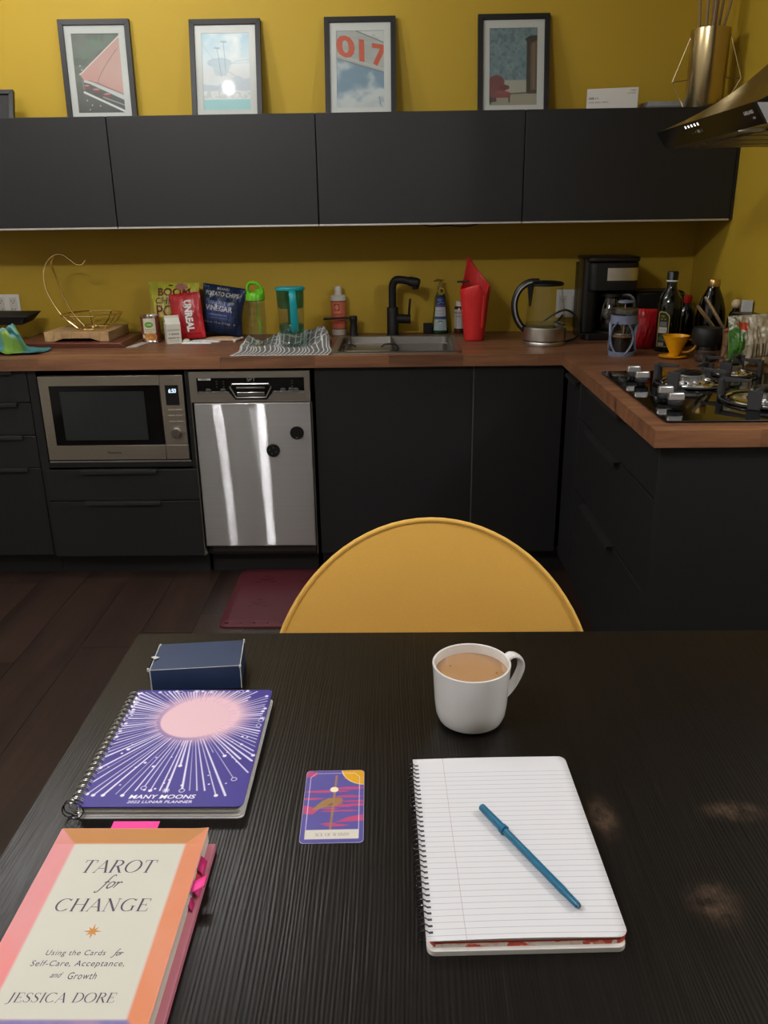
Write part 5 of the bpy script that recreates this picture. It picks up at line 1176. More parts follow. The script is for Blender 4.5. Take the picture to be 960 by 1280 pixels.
W, H = .170, .170; c = Canvas(W, H, .002, (196, 190, 172)); c.mix(np.clip(c.noise(.02, 71)*2-.6, 0, 1)*.7, (150, 140, 116)); c.mix((np.clip((c.noise(.012, 81)-.5)*5, 0, 1)*(c.Y > .07)), (222, 218, 206))
c.poly([(.0, .03), (.030, .02), (.046, .08), (.028, .14), (.0, .12)], (66, 120, 44)); c.mix((c.noise(.012, 5) > .55)*(c.X < .045)*.6, (40, 82, 30)); c.poly([(.032, .125), (.052, .118), (.060, .145), (.02, .15)], (190, 70, 48))
for k in range(7): c.rect(.070+k*.011, .070+k*.011+.004+.003*(k % 2), .030, .076, (84, 84, 84), .9)
c.rect(.066, .150, .030, .034, (110, 108, 104))
bag('produce_bag', 'translucent plastic produce bag with green leaves and a barcode label by the hob', 'bag', c, W, H, .040, (1.199, 2.838, WT), -.08, -.05, print_mat('plastic_print', .25, bump=.5), seed=17, pinch=.04, wr=.012)
tag(obj('bag_twist', M().tube(spline([(0, 0, 0), (.02, .0, .014), (.045, 0, .022), (.06, .002, .034), (.09, .004, .040)], 4), [.004]*17, 8, flat=(1.6, .6)), mat('twist_red', (186, 84, 66), .5), loc=(1.112, 2.872, WT+.112)), 'thin red bag closure strip between the tongs and the produce bag', 'closure')
# ================================================================ table, chair, mat and the things on the table
TT = .740
def table_mat():
    m, nt, b = newmat('black_brown_ash'); li = nt.links
    g = nd(nt, 'ShaderNodeNewGeometry')
    mp = nd(nt, 'ShaderNodeMapping'); mp.inputs['Scale'].default_value = (1, .035, 1); li.new(g.outputs['Position'], mp.inputs['Vector'])
    n1 = nd(nt, 'ShaderNodeTexNoise', Scale=210.0, Detail=3.0, Distortion=.3); li.new(mp.outputs[0], n1.inputs['Vector'])
    mp2 = nd(nt, 'ShaderNodeMapping'); mp2.inputs['Scale'].default_value = (1, .12, 1); li.new(g.outputs['Position'], mp2.inputs['Vector'])
    n2 = nd(nt, 'ShaderNodeTexNoise', Scale=9.0, Detail=2.0); li.new(mp2.outputs[0], n2.inputs['Vector'])
    # wavy growth rings: bands that follow a slow noise across the boards
    cx = nd(nt, 'ShaderNodeSeparateXYZ'); li.new(g.outputs['Position'], cx.inputs[0])
    ph = nd(nt, 'ShaderNodeMath', operation='MULTIPLY_ADD'); li.new(n2.outputs['Fac'], ph.inputs[0]); ph.inputs[1].default_value = .05; li.new(cx.outputs['X'], ph.inputs[2])
    fr = nd(nt, 'ShaderNodeMath', operation='MULTIPLY'); li.new(ph.outputs[0], fr.inputs[0]); fr.inputs[1].default_value = 1500.0
    sn = nd(nt, 'ShaderNodeMath', operation='SINE'); li.new(fr.outputs[0], sn.inputs[0])
    hs = nd(nt, 'ShaderNodeMath', operation='MULTIPLY_ADD'); li.new(sn.outputs[0], hs.inputs[0]); hs.inputs[1].default_value = .14; li.new(n1.outputs['Fac'], hs.inputs[2])
    r = nd(nt, 'ShaderNodeValToRGB'); li.new(hs.outputs[0], r.inputs['Fac'])
    r.color_ramp.elements[0].position = .25; r.color_ramp.elements[1].position = .85
    r.color_ramp.elements[0].color = L4((10, 9, 8)); r.color_ramp.elements[1].color = L4((24, 20, 18))
    # soft brown patches, broken up by noise
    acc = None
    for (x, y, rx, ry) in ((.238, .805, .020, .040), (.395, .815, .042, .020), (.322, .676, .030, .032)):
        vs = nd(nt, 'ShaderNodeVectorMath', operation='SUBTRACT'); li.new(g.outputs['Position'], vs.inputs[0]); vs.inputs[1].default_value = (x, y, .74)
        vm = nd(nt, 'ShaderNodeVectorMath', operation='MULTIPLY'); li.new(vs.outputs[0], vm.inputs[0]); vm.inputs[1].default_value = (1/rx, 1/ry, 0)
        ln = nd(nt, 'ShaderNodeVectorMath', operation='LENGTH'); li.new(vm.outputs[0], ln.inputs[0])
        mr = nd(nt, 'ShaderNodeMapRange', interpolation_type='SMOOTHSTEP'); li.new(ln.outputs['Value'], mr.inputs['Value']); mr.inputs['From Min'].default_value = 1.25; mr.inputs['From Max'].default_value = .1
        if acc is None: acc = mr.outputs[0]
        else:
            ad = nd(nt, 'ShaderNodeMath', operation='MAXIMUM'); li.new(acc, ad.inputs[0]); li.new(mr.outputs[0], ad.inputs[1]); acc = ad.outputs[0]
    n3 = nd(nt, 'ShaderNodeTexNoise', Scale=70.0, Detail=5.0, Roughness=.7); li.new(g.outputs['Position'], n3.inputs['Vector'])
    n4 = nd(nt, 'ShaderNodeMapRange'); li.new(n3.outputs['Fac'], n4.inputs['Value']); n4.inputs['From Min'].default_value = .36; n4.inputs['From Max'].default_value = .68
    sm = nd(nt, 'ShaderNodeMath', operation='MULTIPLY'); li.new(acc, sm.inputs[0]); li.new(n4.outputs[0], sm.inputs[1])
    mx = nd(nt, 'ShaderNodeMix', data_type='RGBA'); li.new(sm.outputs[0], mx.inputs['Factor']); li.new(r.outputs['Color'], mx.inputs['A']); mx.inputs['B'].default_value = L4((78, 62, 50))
    li.new(mx.outputs['Result'], b.inputs['Base Color'])
    b.inputs['Roughness'].default_value = .30; b.inputs['Specular IOR Level'].default_value = .27
    bp = nd(nt, 'ShaderNodeBump', Strength=.30, Distance=.0012); li.new(hs.outputs[0], bp.inputs['Height']); li.new(bp.outputs[0], b.inputs['Normal'])
    return m
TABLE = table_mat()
tx0, tx1, ty0, ty1 = -.449, 1.16, .37, 1.269
t = thing('dining_table', 'long black-brown wooden dining table with open grain in the front', 'table', ((tx0+tx1)/2, (ty0+ty1)/2, 0))
cx_, cy_ = (tx0+tx1)/2, (ty0+ty1)/2
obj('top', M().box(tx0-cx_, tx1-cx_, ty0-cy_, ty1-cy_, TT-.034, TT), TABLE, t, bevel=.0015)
m = M(); a, b, c2, d = tx0-cx_+.05, tx1-cx_-.05, ty0-cy_+.05, ty1-cy_-.05
m.box(a, b, c2, c2+.02, TT-.11, TT-.035).box(a, b, d-.02, d, TT-.11, TT-.035).box(a, a+.02, c2+.02, d-.02, TT-.11, TT-.035).box(b-.02, b, c2+.02, d-.02, TT-.11, TT-.035)
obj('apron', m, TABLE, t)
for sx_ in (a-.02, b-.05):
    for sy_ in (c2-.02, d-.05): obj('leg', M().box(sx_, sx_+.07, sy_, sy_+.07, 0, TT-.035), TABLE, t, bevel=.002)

# ---- chair
t = thing('dining_chair', 'mustard yellow upholstered chair with rounded piped back behind the table', 'chair', (.062, 1.30, 0))
FAB = mat('mustard_fabric', (226, 174, 76), .85, var=.12, vscale=500, bump=.25, bscale=1400, sheen=.3)
A, B, Z0 = .318, .352, .500
def backpt(a, off=0.0):      # curve of the rim: half an ellipse, wrapped gently forward at the sides
    x = A*math.cos(a); z = Z0+B*math.sin(a); return x, z
def curv(x, z): return .185-.55*x*x*.9+.10*(z-.5)
nu, nv = 41, 20
def front_face(u, v):
    a = pi*u; x, z = backpt(a); xc, zc = x*v, .47+(z-.47)*v if v < 1 else z
    bulge = .020*(1-v**4); return (xc, curv(xc, zc)-.005-bulge, zc)
def back_face(u, v):
    a = pi*u; x, z = backpt(a); xc, zc = x*v, .47+(z-.47)*v
    bulge = .022*(1-v**4); return (xc, curv(xc, zc)+.005+bulge, zc)
m = M().grid(lambda u, v: front_face(u, v), nu, nv); n0 = len(m.v); m.grid(lambda u, v: back_face(1-u, v), nu, nv)
rim = []
for i in range(nu):
    x, z = backpt(pi*i/(nu-1)); rim.append((x, curv(x, z), z))
k0 = (nv-1)*nu
m.f += [(k0+i, k0+i+1, n0+k0+(nu-1-i-1), n0+k0+(nu-1-i)) for i in range(nu-1)]
br = obj('backrest', m, FAB, t)
obj('piping', M().tube([(p[0]*1.001, p[1]-.004, p[2]+.0008) for p in rim], .0050, 8), mat('piping_fabric', (228, 180, 86), .8, bump=.15, bscale=900), br)
obj('seat', M().prism(rrect(-.25, .25, -.26, .19, .12, 8), .425, .490), FAB, t, bevel=.02, seg=4)
obj('seat_frame', M().prism(rrect(-.21, .21, -.22, .15, .08, 6), .405, .424), BLACKMT, t)
for sx_ in (-1, 1):
    for y0, y1 in ((-.18, -.23), (.12, .22)):
        obj('leg', M().tube([(sx_*.17, y0, .41), (sx_*.225, y1, 0.001)], [.015, .010], 12), BLACKMT, t)
    # bracket joining back and seat
    obj('bracket', M().box(sx_*.12-.02, sx_*.12+.02, .150, .176, .41, .52), BLACKMT, t)

# ---- red mat
t = thing('kitchen_mat', 'dark red cushioned kitchen mat with pressed diamond pattern in front of the dishwasher', 'mat', (-.27, 2.968, 0))
MATM = mat('mat_red', (80, 30, 38), .5, var=.1, vscale=40, bump=.2, bscale=500)
m = M(); w, d = .392, .262
m = loops([(rrect(-w, w, -d, d, .03), 0), (rrect(-w, w, -d, d, .03), .006), (rrect(-w+.03, w-.03, -d+.03, d-.03, .02), .017), (rrect(-w+.032, w-.032, -d+.032, d-.032, .02), .0172)])
n = len(m.v); m.f.append(tuple(range(n-24, n))); obj('pad', m, MATM, t)
DK = mat('mat_red_dark', (66, 20, 28), .5)
for gx in range(4):
    for gy in range(2):
        m = M(); cx0, cy0 = -.27+gx*.18, -.11+gy*.22
        for (dx, dy) in ((-.03, 0), (.03, 0), (-.015, .028), (.015, .028), (0, .055), (0, .012)):
            q = [(cx0+dx-.013, cy0+dy), (cx0+dx, cy0+dy-.009), (cx0+dx+.013, cy0+dy), (cx0+dx, cy0+dy+.009)]; m.prism(q, .0168, .0178)
        obj('motif', m, DK, t)
m = M()
for k in range(16): m.prism([(-w+.03+k*.05-.008, -d+.022), (-w+.03+k*.05, -d+.014), (-w+.03+k*.05+.008, -d+.022), (-w+.03+k*.05, -d+.030)], .0115, .0140)
obj('edge_motif', m, DK, t)

# ---- blue box
t = thing('card_box', 'dark blue card box with worn white corners at the back of the table', 'box', (-.309, 1.127, TT), .10)
hw, hd, hh = .0665, .041, .0385
NAVY = mat('navy_card', (34, 52, 84), .42, var=.12, vscale=25)
obj('box_body', M().hull8([(-hw, -hd, 0), (hw, -hd, 0), (hw, hd, 0), (-hw, hd, 0)], [(-hw, -hd, hh), (hw, -hd, hh), (hw, hd, hh-.001), (-hw+.003, hd, hh-.001)]), NAVY, t, bevel=.0008)
obj('end_flap', M().hull8([(-hw-.0012, -hd+.003, .002), (-hw-.0002, -hd+.003, .002), (-hw-.0002, hd-.003, .002), (-hw-.0012, hd-.003, .002)], [(-hw-.004, -hd+.003, hh-.001), (-hw-.003, -hd+.003, hh), (-hw-.001, hd-.02, hh), (-hw-.002, hd-.02, hh-.001)]), NAVY, t)
WORN = mat('worn_card', (200, 198, 190), .8)
e = M()
for p, q, r in (((-hw, -hd, 0), (-hw, -hd, hh), .0009), ((hw, -hd, 0), (hw, -hd, hh), .0007), ((-hw, -hd, hh), (hw, -hd, hh), .0005), ((hw, -hd, hh), (hw, hd, hh-.001), .0007), ((-hw, -hd, hh), (-hw+.002, hd, hh-.001), .0007), ((-hw-.003, -hd+.004, hh-.004), (-hw-.003, -hd+.004, hh+.001), .0018), ((hw, -hd, hh-.003), (hw, -hd, hh+.0006), .0018), ((hw, hd, hh-.006), (hw, hd, hh), .0015), ((-hw+.003, hd, hh-.002), (-hw+.003, hd-.006, hh), .0016)):
    e.tube([p, q], r, 6)
obj('worn_edges', e, WORN, t)
obj('torn_flap', M().add([(-hw, .002, hh+.0002), (-hw+.009, -.004, hh+.0008), (-hw+.003, -.012, hh+.002), (-hw-.004, -.006, hh+.003)], [(0, 1, 2, 3)]), WORN, t)

# ---- spiral planner
t = thing('planner', 'thick spiral-bound purple planner with a pink sunburst and white rays on its cover', 'planner', (-.286, .931, TT))
W, H = .199, .256; px0, py0 = -.099, -.128
obj('back_cover', M().prism(rrect(px0, px0+W, py0, py0+H, .007), 0, .0014), mat('cover_white', (214, 212, 214), .4), t)
PAGE = mat('page_edges', (214, 212, 208), .7, var=.08, vscale=5, stretch=(1, 1, 700))
pb = M()
for k in range(6): pb.prism(rrect(px0+.001, px0+W-.002-.0012*(k % 2)-.0006*k*.5, py0+.0012+.0008*(k % 3), py0+H-.002, .006), .0016+k*.0023, .0016+(k+1)*.0023-.0001)
obj('pages', pb, PAGE, t)
c = Canvas(W, H, .0007, (58, 50, 130)); sx_, sy_ = .100, .183; Wt = (228, 224, 240)
c.mix(np.clip(1-np.hypot((c.X-sx_)/.12, (c.Y-sy_)/.13), 0, 1)*.25, (84, 74, 158))
rr = np.random.RandomState(5); dx, dy = c.X-sx_, c.Y-sy_; NR = 104
for k in range(NR):
    a = 2*pi*(k+.35*(rr.rand()-.5))/NR; L0 = .052; L1 = .070+.17*rr.rand()**.45; w = (.0007, .0011, .0015, .0022)[rr.randint(4)]
    while L1 > .03 and not (.004 < sx_+L1*math.cos(a) < W-.004 and .020 < sy_+L1*math.sin(a) < H-.003): L1 -= .004
    ex, ey = sx_+L1*math.cos(a), sy_+L1*math.sin(a)
    if ey < .027 and .05 < ex < .150: L1 = .99*(sy_-.028)/max(-math.sin(a), .2); ex, ey = sx_+L1*math.cos(a), sy_+L1*math.sin(a)
    c.seg((sx_+L0*math.cos(a), sy_+L0*math.sin(a)), (ex, ey), w*.7, Wt, .95, w2=w*1.3)
    q = rr.rand()
    if q < .22: c.ell((ex, ey), .0026, .0026, Wt)
    elif q < .36: c.ell((ex, ey), .0032, .0032, (58, 50, 130)); c.ell((ex, ey), .0032, .0032, Wt, ring=.0010)
    elif q < .46:
        for bb in (0, pi/2, pi/4, -pi/4): c.seg((ex-.004*math.cos(bb), ey-.004*math.sin(bb)), (ex+.004*math.cos(bb), ey+.004*math.sin(bb)), .0012, Wt)
for k in range(46):
    x, y = .008+(W-.016)*rr.rand(), .03+(H-.036)*rr.rand()
    if math.hypot(x-sx_, y-sy_) > .075: c.ell((x, y), *(2*[.0008+.0012*rr.rand()]), Wt)
for k in range(40):
    a = 2*pi*rr.rand(); r1 = .052+.02*rr.rand(); c.seg((sx_+.05*math.cos(a), sy_+.05*math.sin(a)), (sx_+r1*math.cos(a), sy_+r1*math.sin(a)), .0007, (236, 214, 226), .9)
d = np.hypot((dx-.010)/.070, (dy-.006)/.064); c.mix(np.clip((1.15-d)/.45, 0, 1)**1.2, (226, 186, 200)); c.ell((sx_, sy_-.002), .046, .043, (224, 186, 196))
for k in range(46):
    a = 2*pi*k/46+.1; q = (np.array([math.cos(a), math.sin(a)])); c.seg((sx_+.0465*q[0], sy_+.043*q[1]), (sx_+(.049+.008*(k % 3))*q[0], sy_+(.045+.008*(k % 3))*q[1]), .0006, (176, 138, 160), .8)
WH = (240, 238, 246)
c.text(glyphs('MANY MOONS', bold=.018, shear=.18), .0985, .0145, .0075, WH, w=.080); c.text(glyphs('2022 LUNAR PLANNER', bold=.015, shear=.18), .0975, .0065, .0048, WH, w=.078)
cov = obj('cover', M().prism(rrect(px0+.001, px0+W, py0, py0+H, .008), .0158, .0170), mat('cover_purple', (58, 50, 130), .4), t)
# the print keeps to the rounded outline of the cover
def covmap(X, Y):
    r = .008; x, y = X.copy(), Y.copy()
    for cxx, sxx in ((W-.001, -1),):
        for cyy, syy in ((H, -1), (0, 1)):
            ux, uy = (X-(cxx+sxx*r)), (Y-(cyy+syy*r)); ins = (ux*sxx < 0) & (uy*syy < 0)
            mxx = np.maximum(np.abs(ux), np.abs(uy)); hy = np.maximum(np.hypot(ux, uy), 1e-9); f = np.where(ins, mxx/hy, 1)
            x = np.where(ins, cxx+sxx*r+ux*f, x); y = np.where(ins, cyy+syy*r+uy*f, y)
    return px0+.001+np.minimum(x, W-.001)*(W-.0012)/(W-.001), py0+y, 0*X+.01725
c.mesh('cover_print', covmap, GLOSSPRINT, cov)
rm = M()
for s in (-.0014, .0014): rm.tube([(.0095*math.cos(2*pi*i/18), s, .0095*math.sin(2*pi*i/18)*1.12) for i in range(18)], .0006, 6, True)
WIRE = mat('wire_silver', (196, 194, 190), .18, 1.0)
me = meshdata('ring', rm, WIRE)
for k in range(22):
    o = link(bpy.data.objects.new('ring', me), t); o.location = (px0-.0015, py0+.012+k*.01105, .0108)
me2 = meshdata('ring', M().tube([(.0125*math.cos(2*pi*i/20), .001*math.sin(i), .0115*math.sin(2*pi*i/20)) for i in range(20)], .0008, 6, True), mat('wire_dark', (90, 88, 86), .25, 1.0))
for y in (.002, -.0035):
    o = link(bpy.data.objects.new('ring', me2), t); o.location = (px0-.003, py0+y+.004, .0118)

# ---- book with sticky tabs
t = thing('paperback_book', 'paperback book with cream panel and pink and orange border, titled Tarot for Change', 'book', (-.2975, .631, TT))
W, H = .165, .253; bx0, by0 = -.083, -.126
obj('back_cover', M().box(bx0, bx0+W+.0075, by0, by0+H-.006, 0, .0085), mat('pink_board', (212, 132, 150), .6, var=.06), t, bevel=.0006)
obj('pages', M().box(bx0+.002, bx0+W-.0008, by0+.001, by0+H-.003, .0087, .0238), mat('book_pages', (222, 218, 206), .75, var=.06, vscale=4, stretch=(1, 1, 600)), t)
obj('spine', M().box(bx0-.0012, bx0+.0018, by0, by0+H, .001, .0245), mat('pink_spine', (224, 150, 156), .55), t, bevel=.001)
c = Canvas(W, H, .0016, (208, 134, 138)); n = c.noise(.03, 7); i0, i1, j0, j1 = .0225, W-.0205, .0165, H-.0245
c.poly([(0, H), (W, H), (i1, j1), (i0, j1)], (176, 120, 62)); c.poly([(W, H), (W, 0), (i1, j0), (i1, j1)], (204, 126, 88)); c.poly([(0, 0), (W, 0), (i1, j0), (i0, j0)], (112, 108, 160))
c.mix(np.clip(n*2-.8, 0, 1)*.35*(c.Y < j1), (214, 152, 140)); c.mix(np.clip(c.noise(.02, 17, sx=4)*2-.9, 0, 1)*.4*(c.Y > j1), (176, 112, 50)); c.mix(np.clip((c.noise(.06, 27)-.5)*4, 0, 1)*.35*(c.X < i0), (230, 120, 110))
c.rect(i0, i1, j0, j1, (196, 194, 182))
cv = c.mesh('cover', lambda X, Y: (bx0+X, by0+Y, .0246+.0011*np.clip((X/W-.885)/.115, 0, 1)**2), GLOSSPRINT, t, back=lambda X, Y: (bx0+X, by0+Y, .0240+.0011*np.clip((X/W-.885)/.115, 0, 1)**2))
zc = .02475
def bt(x, y): return (x+.2975, y-.631, zc)
BX, BY = Vector((1, 0, 0)), Vector((0, 1, 0))
INK2 = mat('book_ink', (74, 68, 86), .6, var=.02)
letters('title_lettering', serif('TAROT', .16), bt(-.2975, .6910), BX, BY, .0178, INK2, cv, w=.077)
letters('title_lettering', serif('CHANGE', .10), bt(-.2985, .6395), BX, BY, .0162, INK2, cv, w=.094)
letters('title_lettering', serif('JESSICA DORE', .12), bt(-.3000, .5380), BX, BY, .0098, INK2, cv, w=.096)
# "for" in a flowing hand
def script(strokes, h, o, parent, w=.0011, slant=.35):
    V = []; F = []; n = 0
    for st in strokes:
        P = np.array([(p[0], p[1], 0) for p in spline([(x, y, 0) for x, y in st], 6)])[:, :2]; wd = w*(.55+.75*np.abs(np.sin(np.linspace(.3, pi-.3, len(P)))))/h
        v, f = _ribbon(P, wd); V.append(v); F += [tuple(i+n for i in q) for q in f]; n += len(v)
    V = np.concatenate(V); V[:, 0] += slant*V[:, 1]; V[:, 0] -= V[:, 0].mean()
    return letters('title_lettering', (V*1.0, F), o, BX, BY, h, INK2, parent, align='l')
FOR = [[(.55, 1.30), (.42, 1.45), (.28, 1.30), (.22, .8), (.18, .2), (.08, -.35), (-.10, -.45), (-.16, -.30)], [(.02, .62), (.22, .68), (.42, .66)],
       [(.86, .62), (.68, .70), (.54, .50), (.52, .20), (.64, .0), (.82, .06), (.94, .30), (.92, .55), (.80, .66), (.98, .60)], [(1.02, .58), (1.16, .66), (1.18, .40), (1.14, .0)], [(1.16, .40), (1.30, .62), (1.44, .66), (1.50, .56)]]
script(FOR, .0125, bt(-.299, .6695), cv)
FS = [[(q[0], q[1]) for q in st] for st in FOR]
letters('small_lettering', glyphs('Using the Cards', shear=.16, space=1.12), bt(-.3045, .5855), BX, BY, .0078, INK2, cv, w=.056)
script(FOR, .0052, bt(-.2645, .5872), cv, w=.0006)
letters('small_lettering', glyphs('Self-Care, Acceptance,', shear=.16, space=1.12), bt(-.2985, .5735), BX, BY, .0082, INK2, cv, w=.087)
letters('small_lettering', glyphs('and', shear=.45), bt(-.3135, .5632), BX, BY, .0058, INK2, cv, w=.011)
letters('small_lettering', glyphs('Growth', shear=.16, space=1.12), bt(-.2895, .5615), BX, BY, .0074, INK2, cv, w=.026)
sp = []
for k in range(16):
    r = .0092 if k % 4 == 0 else (.0072 if k % 2 == 0 else .0030); a = pi/2+2*pi*k/16; sp.append((r*math.cos(a), r*math.sin(a)))
so = bt(-.2975, .6150)
mb = M(); mb.add([(so[0], so[1], so[2])]+[(so[0]+p[0], so[1]+p[1], so[2]) for p in sp], [(0, k+1, (k+1) % 16+1) for k in range(16)])
obj('star', mb, mat('gold_ink', (190, 128, 58), .5), cv, smooth=0)
TAB = mat('tab_pink', (240, 62, 150), .55, var=.04); TAB2 = mat('tab_magenta', (196, 34, 110), .55, var=.04)
obj('sticky_tab', M().box(bx0+.052, bx0+.105, by0+H-.012, by0+H+.0165, .0200, .0204), TAB, t)
def tabpiece(y0, y1, out, z, m, up=.0):
    x = bx0+W-.006
    g = M().grid(lambda u, v: (x+(out)*u, y0+(y1-y0)*v+.006*u*u*(1 if up > 0 else -1), z+up*u*u), 5, 3)
    o = obj('sticky_tab', g, m, t); s_ = o.modifiers.new('Solidify', 'SOLIDIFY'); s_.thickness = .0003
tabpiece(.070, .090, .013, .021, TAB2, -.004); tabpiece(.058, .072, .016, .018, mat('tab_red', (206, 60, 76), .55), -.006); tabpiece(.036, .052, .019, .0205, TAB, .004); tabpiece(.028, .040, .010, .015, TAB2, -.006); tabpiece(.045, .060, .013, .016, TAB, -.005)

# ---- tarot card
t = thing('picture_card', 'purple picture card titled Ace of Wands lying alone on the table', 'card', (-.081, .827, TT), .028)
W, H = .0735, .131; c = Canvas(W, H, .0006, (84, 78, 146)); Pk = (178, 70, 112)
r2 = np.random.RandomState(3)
for k in range(17):
    y = .026+.098*r2.rand(); x = W*r2.rand(); l = .010+.022*r2.rand(); hgt = .0012+.0022*r2.rand()
    c.poly([(x-l, y), (x-l*.3, y+hgt), (x+l*.4, y+hgt*1.2), (x+l, y+.0004), (x+l*.3, y-hgt*.8), (x-l*.4, y-hgt*.6)], Pk)
c.poly([(.040, .034), (.055, .043), (W, .047), (W, .036)], Pk); c.poly([(0, .065), (.02, .058), (.012, .048), (0, .05)], Pk); c.poly([(.0, .131), (.014, .128), (.012, .120), (0, .118)], Pk)
c.ell((W+.002, H+.004), .031, .033, (236, 224, 160)); c.ell((W+.002, H+.004), .0300, .032, (210, 156, 30))
c.seg((.0385, .120), (.0345, .022), .0028, (150, 112, 86)); c.ell((.0365, .0935), .0052, .0050, (234, 226, 196))
c.poly([(.011, .057), (.022, .072), (.030, .0775), (.040, .078), (.046, .074), (.045, .067), (.038, .062), (.026, .0605), (.013, .0555)], (150, 114, 74)); c.ell((.043, .0725), .005, .006, (146, 108, 70)); c.line([(.030, .064), (.035, .0675), (.033, .0635)], .001, (90, 66, 44)); c.seg((.0372, .082), (.0362, .070), .0026, (150, 112, 86))
for p, q in (((.0055, .014), (.0055, .118)), ((W-.0055, .014), (W-.0055, .118)), ((.012, .1255), (W-.012, .1255)), ((.0055, .118), (.012, .1255)), ((W-.0055, .118), (W-.012, .1255))): c.seg(p, q, .0007, (226, 206, 232))
c.rect(.0052, W-.0052, .006, .0215, (206, 200, 188)); c.text(serif('ACE OF WANDS') if all(ch in SERIF for ch in 'ACE OF WANDS') else glyphs('ACE OF WANDS'), W/2, .011, .0050, (110, 108, 116), w=.040)
obj('card_body', M().prism(rrect(-W/2, W/2, -H/2, H/2, .0055), .0002, .0006), mat('card_edge', (172, 168, 204), .5), t)
def cardmap(X, Y):
    x, y = (X-W/2)*.985, (Y-H/2)*.992; r = .0055; ax, ay = np.abs(x), np.abs(y); ux, uy = ax-(W*.4925-r), ay-(H*.496-r); ins = (ux > 0) & (uy > 0)
    f = np.where(ins, np.maximum(ux, uy)/np.maximum(np.hypot(ux, uy), 1e-9), 1)
    x = np.where(ins, np.sign(x)*(W*.4925-r+ux*f), x); y = np.where(ins, np.sign(y)*(H*.496-r+uy*f), y); return x, y, 0*X+.00075
c.mesh('card_print', cardmap, GLOSSPRINT, t)

# ---- mug of milky coffee
t = thing('coffee_mug', 'white mug of milky coffee standing on the table', 'mug', (.099, 1.008, TT))
PORC = mat('porcelain', (220, 219, 217), .22, var=.01, coat=.3)
obj('mug_body', M().lathe([(.001, .003), (.028, .003), (.031, .0), (.036, .001), (.0445, .006), (.0482, .015), (.0502, .032), (.0535, .088), (.0538, .0905), (.0525, .0915), (.0508, .0905), (.0480, .060), (.0465, .035), (.043, .014), (.030, .0075), (.001, .007)], 64), PORC, t)
ha = .42
def hp_(r, z): return (r*math.cos(ha), r*math.sin(ha), z)
obj('handle', M().tube(spline([hp_(.0515, .082), hp_(.064, .0875), (hp_(.077, .079)), hp_(.080, .064), hp_(.072, .046), hp_(.060, .031), hp_(.0480, .023)], 6), .0078, 12, flat=(.48, 1.05)), PORC, t)
obj('coffee', M().lathe([(.001, .0770), (.030, .0770), (.0493, .0772), (.0495, .0776), (.0490, .0772)], 56), mat('milky_coffee', (166, 128, 92), .12, var=.12, vscale=35), t)
obj('bubbles', M().lathe([(.0018, 0), (.0012, .0007), (.0002, .0009)], 8, c=(-.028, .014, .0771)).lathe([(.0014, 0), (.001, .0006), (.0002, .0007)], 8, c=(.034, -.006, .0771)), mat('coffee_bubble', (110, 78, 50), .2), t)

# ---- ruled notebook and pen
t = thing('ruled_notebook', 'spiral notebook open at a white ruled page with a red patterned cover folded under', 'notebook', (.1165, .757, TT), .030)
W, H = .197, .283; nx0, ny0 = -W/2, -H/2
def ruled():
    m, nt, b = newmat('ruled_paper'); li = nt.links; tc = nd(nt, 'ShaderNodeTexCoord'); sp_ = nd(nt, 'ShaderNodeSeparateXYZ'); li.new(tc.outputs['Object'], sp_.inputs[0])
    def line_(sock, period, off, half):
        a = nd(nt, 'ShaderNodeMath', operation='ADD'); li.new(sock, a.inputs[0]); a.inputs[1].default_value = off
        w_ = nd(nt, 'ShaderNodeMath', operation='PINGPONG'); li.new(a.outputs[0], w_.inputs[0]); w_.inputs[1].default_value = period
        l_ = nd(nt, 'ShaderNodeMath', operation='LESS_THAN'); li.new(w_.outputs[0], l_.inputs[0]); l_.inputs[1].default_value = half; return l_.outputs[0]
    l1 = line_(sp_.outputs['Y'], .0040, 1.0, .00028)
    cut = nd(nt, 'ShaderNodeMath', operation='LESS_THAN'); li.new(sp_.outputs['Y'], cut.inputs[0]); cut.inputs[1].default_value = H/2-.022
    l1b = nd(nt, 'ShaderNodeMath', operation='MULTIPLY'); li.new(l1, l1b.inputs[0]); li.new(cut.outputs[0], l1b.inputs[1])
    a = nd(nt, 'ShaderNodeMath', operation='SUBTRACT'); li.new(sp_.outputs['X'], a.inputs[0]); a.inputs[1].default_value = nx0+.040
    ab = nd(nt, 'ShaderNodeMath', operation='ABSOLUTE'); li.new(a.outputs[0], ab.inputs[0]); l2 = nd(nt, 'ShaderNodeMath', operation='LESS_THAN'); li.new(ab.outputs[0], l2.inputs[0]); l2.inputs[1].default_value = .0003
    m1 = nd(nt, 'ShaderNodeMix', data_type='RGBA'); li.new(l1b.outputs[0], m1.inputs['Factor']); m1.inputs['A'].default_value = L4((212, 212, 216)); m1.inputs['B'].default_value = L4((160, 163, 176))
    m2 = nd(nt, 'ShaderNodeMix', data_type='RGBA'); li.new(l2.outputs[0], m2.inputs['Factor']); li.new(m1.outputs['Result'], m2.inputs['A']); m2.inputs['B'].default_value = L4((178, 166, 172))
    li.new(m2.outputs['Result'], b.inputs['Base Color']); b.inputs['Roughness'].default_value = .65; return m
obj('lower_pages', M().prism(rrect(nx0+.002, nx0+W-.003, ny0-.004, ny0+H-.004, .008), 0, .0062), PAGE, t, bevel=.0005)
c = Canvas(W*2+H, .0052, .0009, (206, 72, 50)); c.mix((c.noise(.012, 6, 2, sx=1, sy=.5) > .60)*1.0, (226, 216, 206)); c.mix((c.noise(.006, 16, 2) > .66)*.8, (230, 190, 170))
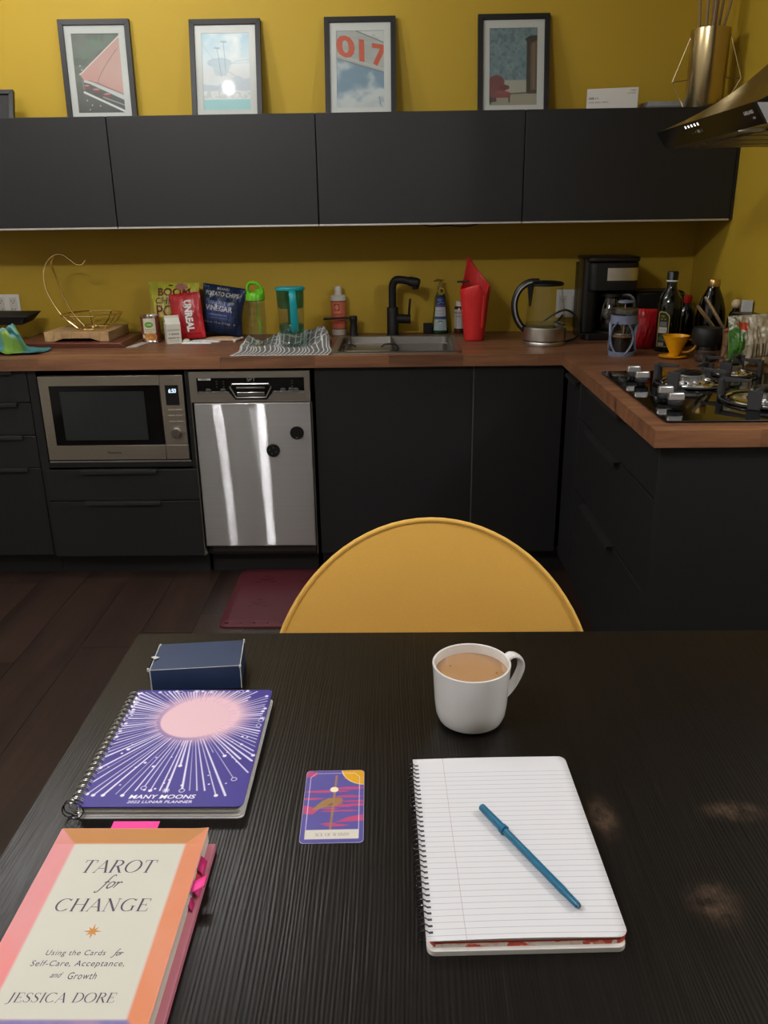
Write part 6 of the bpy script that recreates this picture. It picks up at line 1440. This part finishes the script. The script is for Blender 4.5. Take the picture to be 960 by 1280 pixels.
cvr = obj('folded_cover', M().prism(rrect(nx0+.004, nx0+W-.0015, ny0+.0005, ny0+H-.002, .010), .0064, .0112), mat('cover_red', (206, 72, 50), .5), t)
c2_ = Canvas(W-.022, .0050, .0008, (206, 72, 50)); c2_.mix((c2_.noise(.014, 6, 2, sx=1, sy=.6) > .56)*1.0, (228, 216, 206)); c2_.mix((c2_.noise(.004, 16, 1) > .72)*.7, (232, 180, 160))
c2_.mesh('cover_edge_print', lambda X, Y: (nx0+.010+X, 0*X+ny0+.0003, .0064+Y*.96), PRINT, cvr)
def pagef(u, v):
    x = nx0+.002+(W-.003)*u; y = ny0-.0005+H*v; z = .0160+.0018*math.sin(pi*min(u*1.1, 1))*(1-v)**2-.0022*max(0, (u-.85)/.15)**2*(1-v)+.0012*math.sin(2.5*u+1)*(v > .97)
    return (x, y, z)
bot = M().prism(rrect(nx0+.002, nx0+W-.002, ny0+.002, ny0+H, .009), .0114, .0150); obj('page_stack', bot, PAGE, t)
# top sheet with rounded corners on the right
outl = rrect(nx0+.002, nx0+W-.001, ny0-.0005, ny0+H, .010, 6)
def rowx(y):
    r = .010; x1 = nx0+W-.001
    for ye, s in ((ny0-.0005, 1), (ny0+H, -1)):
        q = (y-ye)*s
        if q < r: x1 = nx0+W-.001-r+math.sqrt(max(0, r*r-(r-q)**2))
    return x1
ys = [ny0-.0005+H*(1-math.cos(pi*j/40))/2 for j in range(41)]
m = M(); n_ = 16
vs = []
for y in ys:
    x1 = rowx(y)
    for i in range(n_):
        u = i/(n_-1); x = nx0+.002+(x1-nx0-.002)*u; vv = (y-ny0)/H
        z = .0152+.0016*math.sin(pi*u)*(1-vv)**3+.0008*math.sin(pi*u)*vv**6
        vs.append((x, y, z))
m.add(vs, [(j*n_+i, j*n_+i+1, (j+1)*n_+i+1, (j+1)*n_+i) for j in range(40) for i in range(n_-1)])
o = obj('top_sheet', m, ruled(), t); s_ = o.modifiers.new('Solidify', 'SOLIDIFY'); s_.thickness = .0003
hel = []
NL = 34
for k in range(NL*16+1):
    a = 2*pi*k/16; hel.append((nx0+.0008+.0062*math.cos(a), ny0+.008+(H-.016)*k/(NL*16), .0088+.0092*math.sin(a)))
obj('spiral_wire', M().tube(hel, .00065, 6), mat('spiral_black', (80, 78, 80), .25, .7), t)
m = M()
for k in range(NL): m.box(nx0+.0045, nx0+.0085, ny0+.0098+(H-.016)*k/NL-.0014, ny0+.0098+(H-.016)*k/NL+.0014, .0152, .01535)
obj('punched_holes', m, mat('hole_dark', (60, 58, 58), .8), t)
d = Vector((.176-.094, .649-.797, 0)); a = math.atan2(d.y, d.x); L = d.length
t = thing('felt_pen', 'teal blue capped pen lying across the ruled page', 'pen', (.094, .797, TT+.0168+.0046), a)
PEN = mat('pen_teal', (24, 94, 124), .35)
def alongx(prof, n=20): return M().lathe([(r, x) for x, r in prof], n)
rot = (0, pi/2, 0)
obj('barrel', alongx([(.046, .0036), (.048, .0040), (.147, .0040), (.150, .0036), (.167, .0034), (.1685, .0030), (.1686, .0004)]), PEN, t, rot=rot)
cp_ = obj('cap', alongx([(.0, .0024), (.0006, .0042), (.040, .0046), (.0405, .0056), (.0455, .0056), (.046, .0044), (.0461, .0005)]), PEN, t, rot=rot)
obj('cap_end', alongx([(-.0012, .0005), (-.0010, .0030), (.0008, .0034), (.0009, .0003)]), mat('pen_pale', (150, 190, 206), .3), cp_)
obj('end_plug', alongx([(.1686, .0026), (.1700, .0024), (.1701, .0003)]), mat('pen_dark', (20, 70, 96), .3), t, rot=rot)
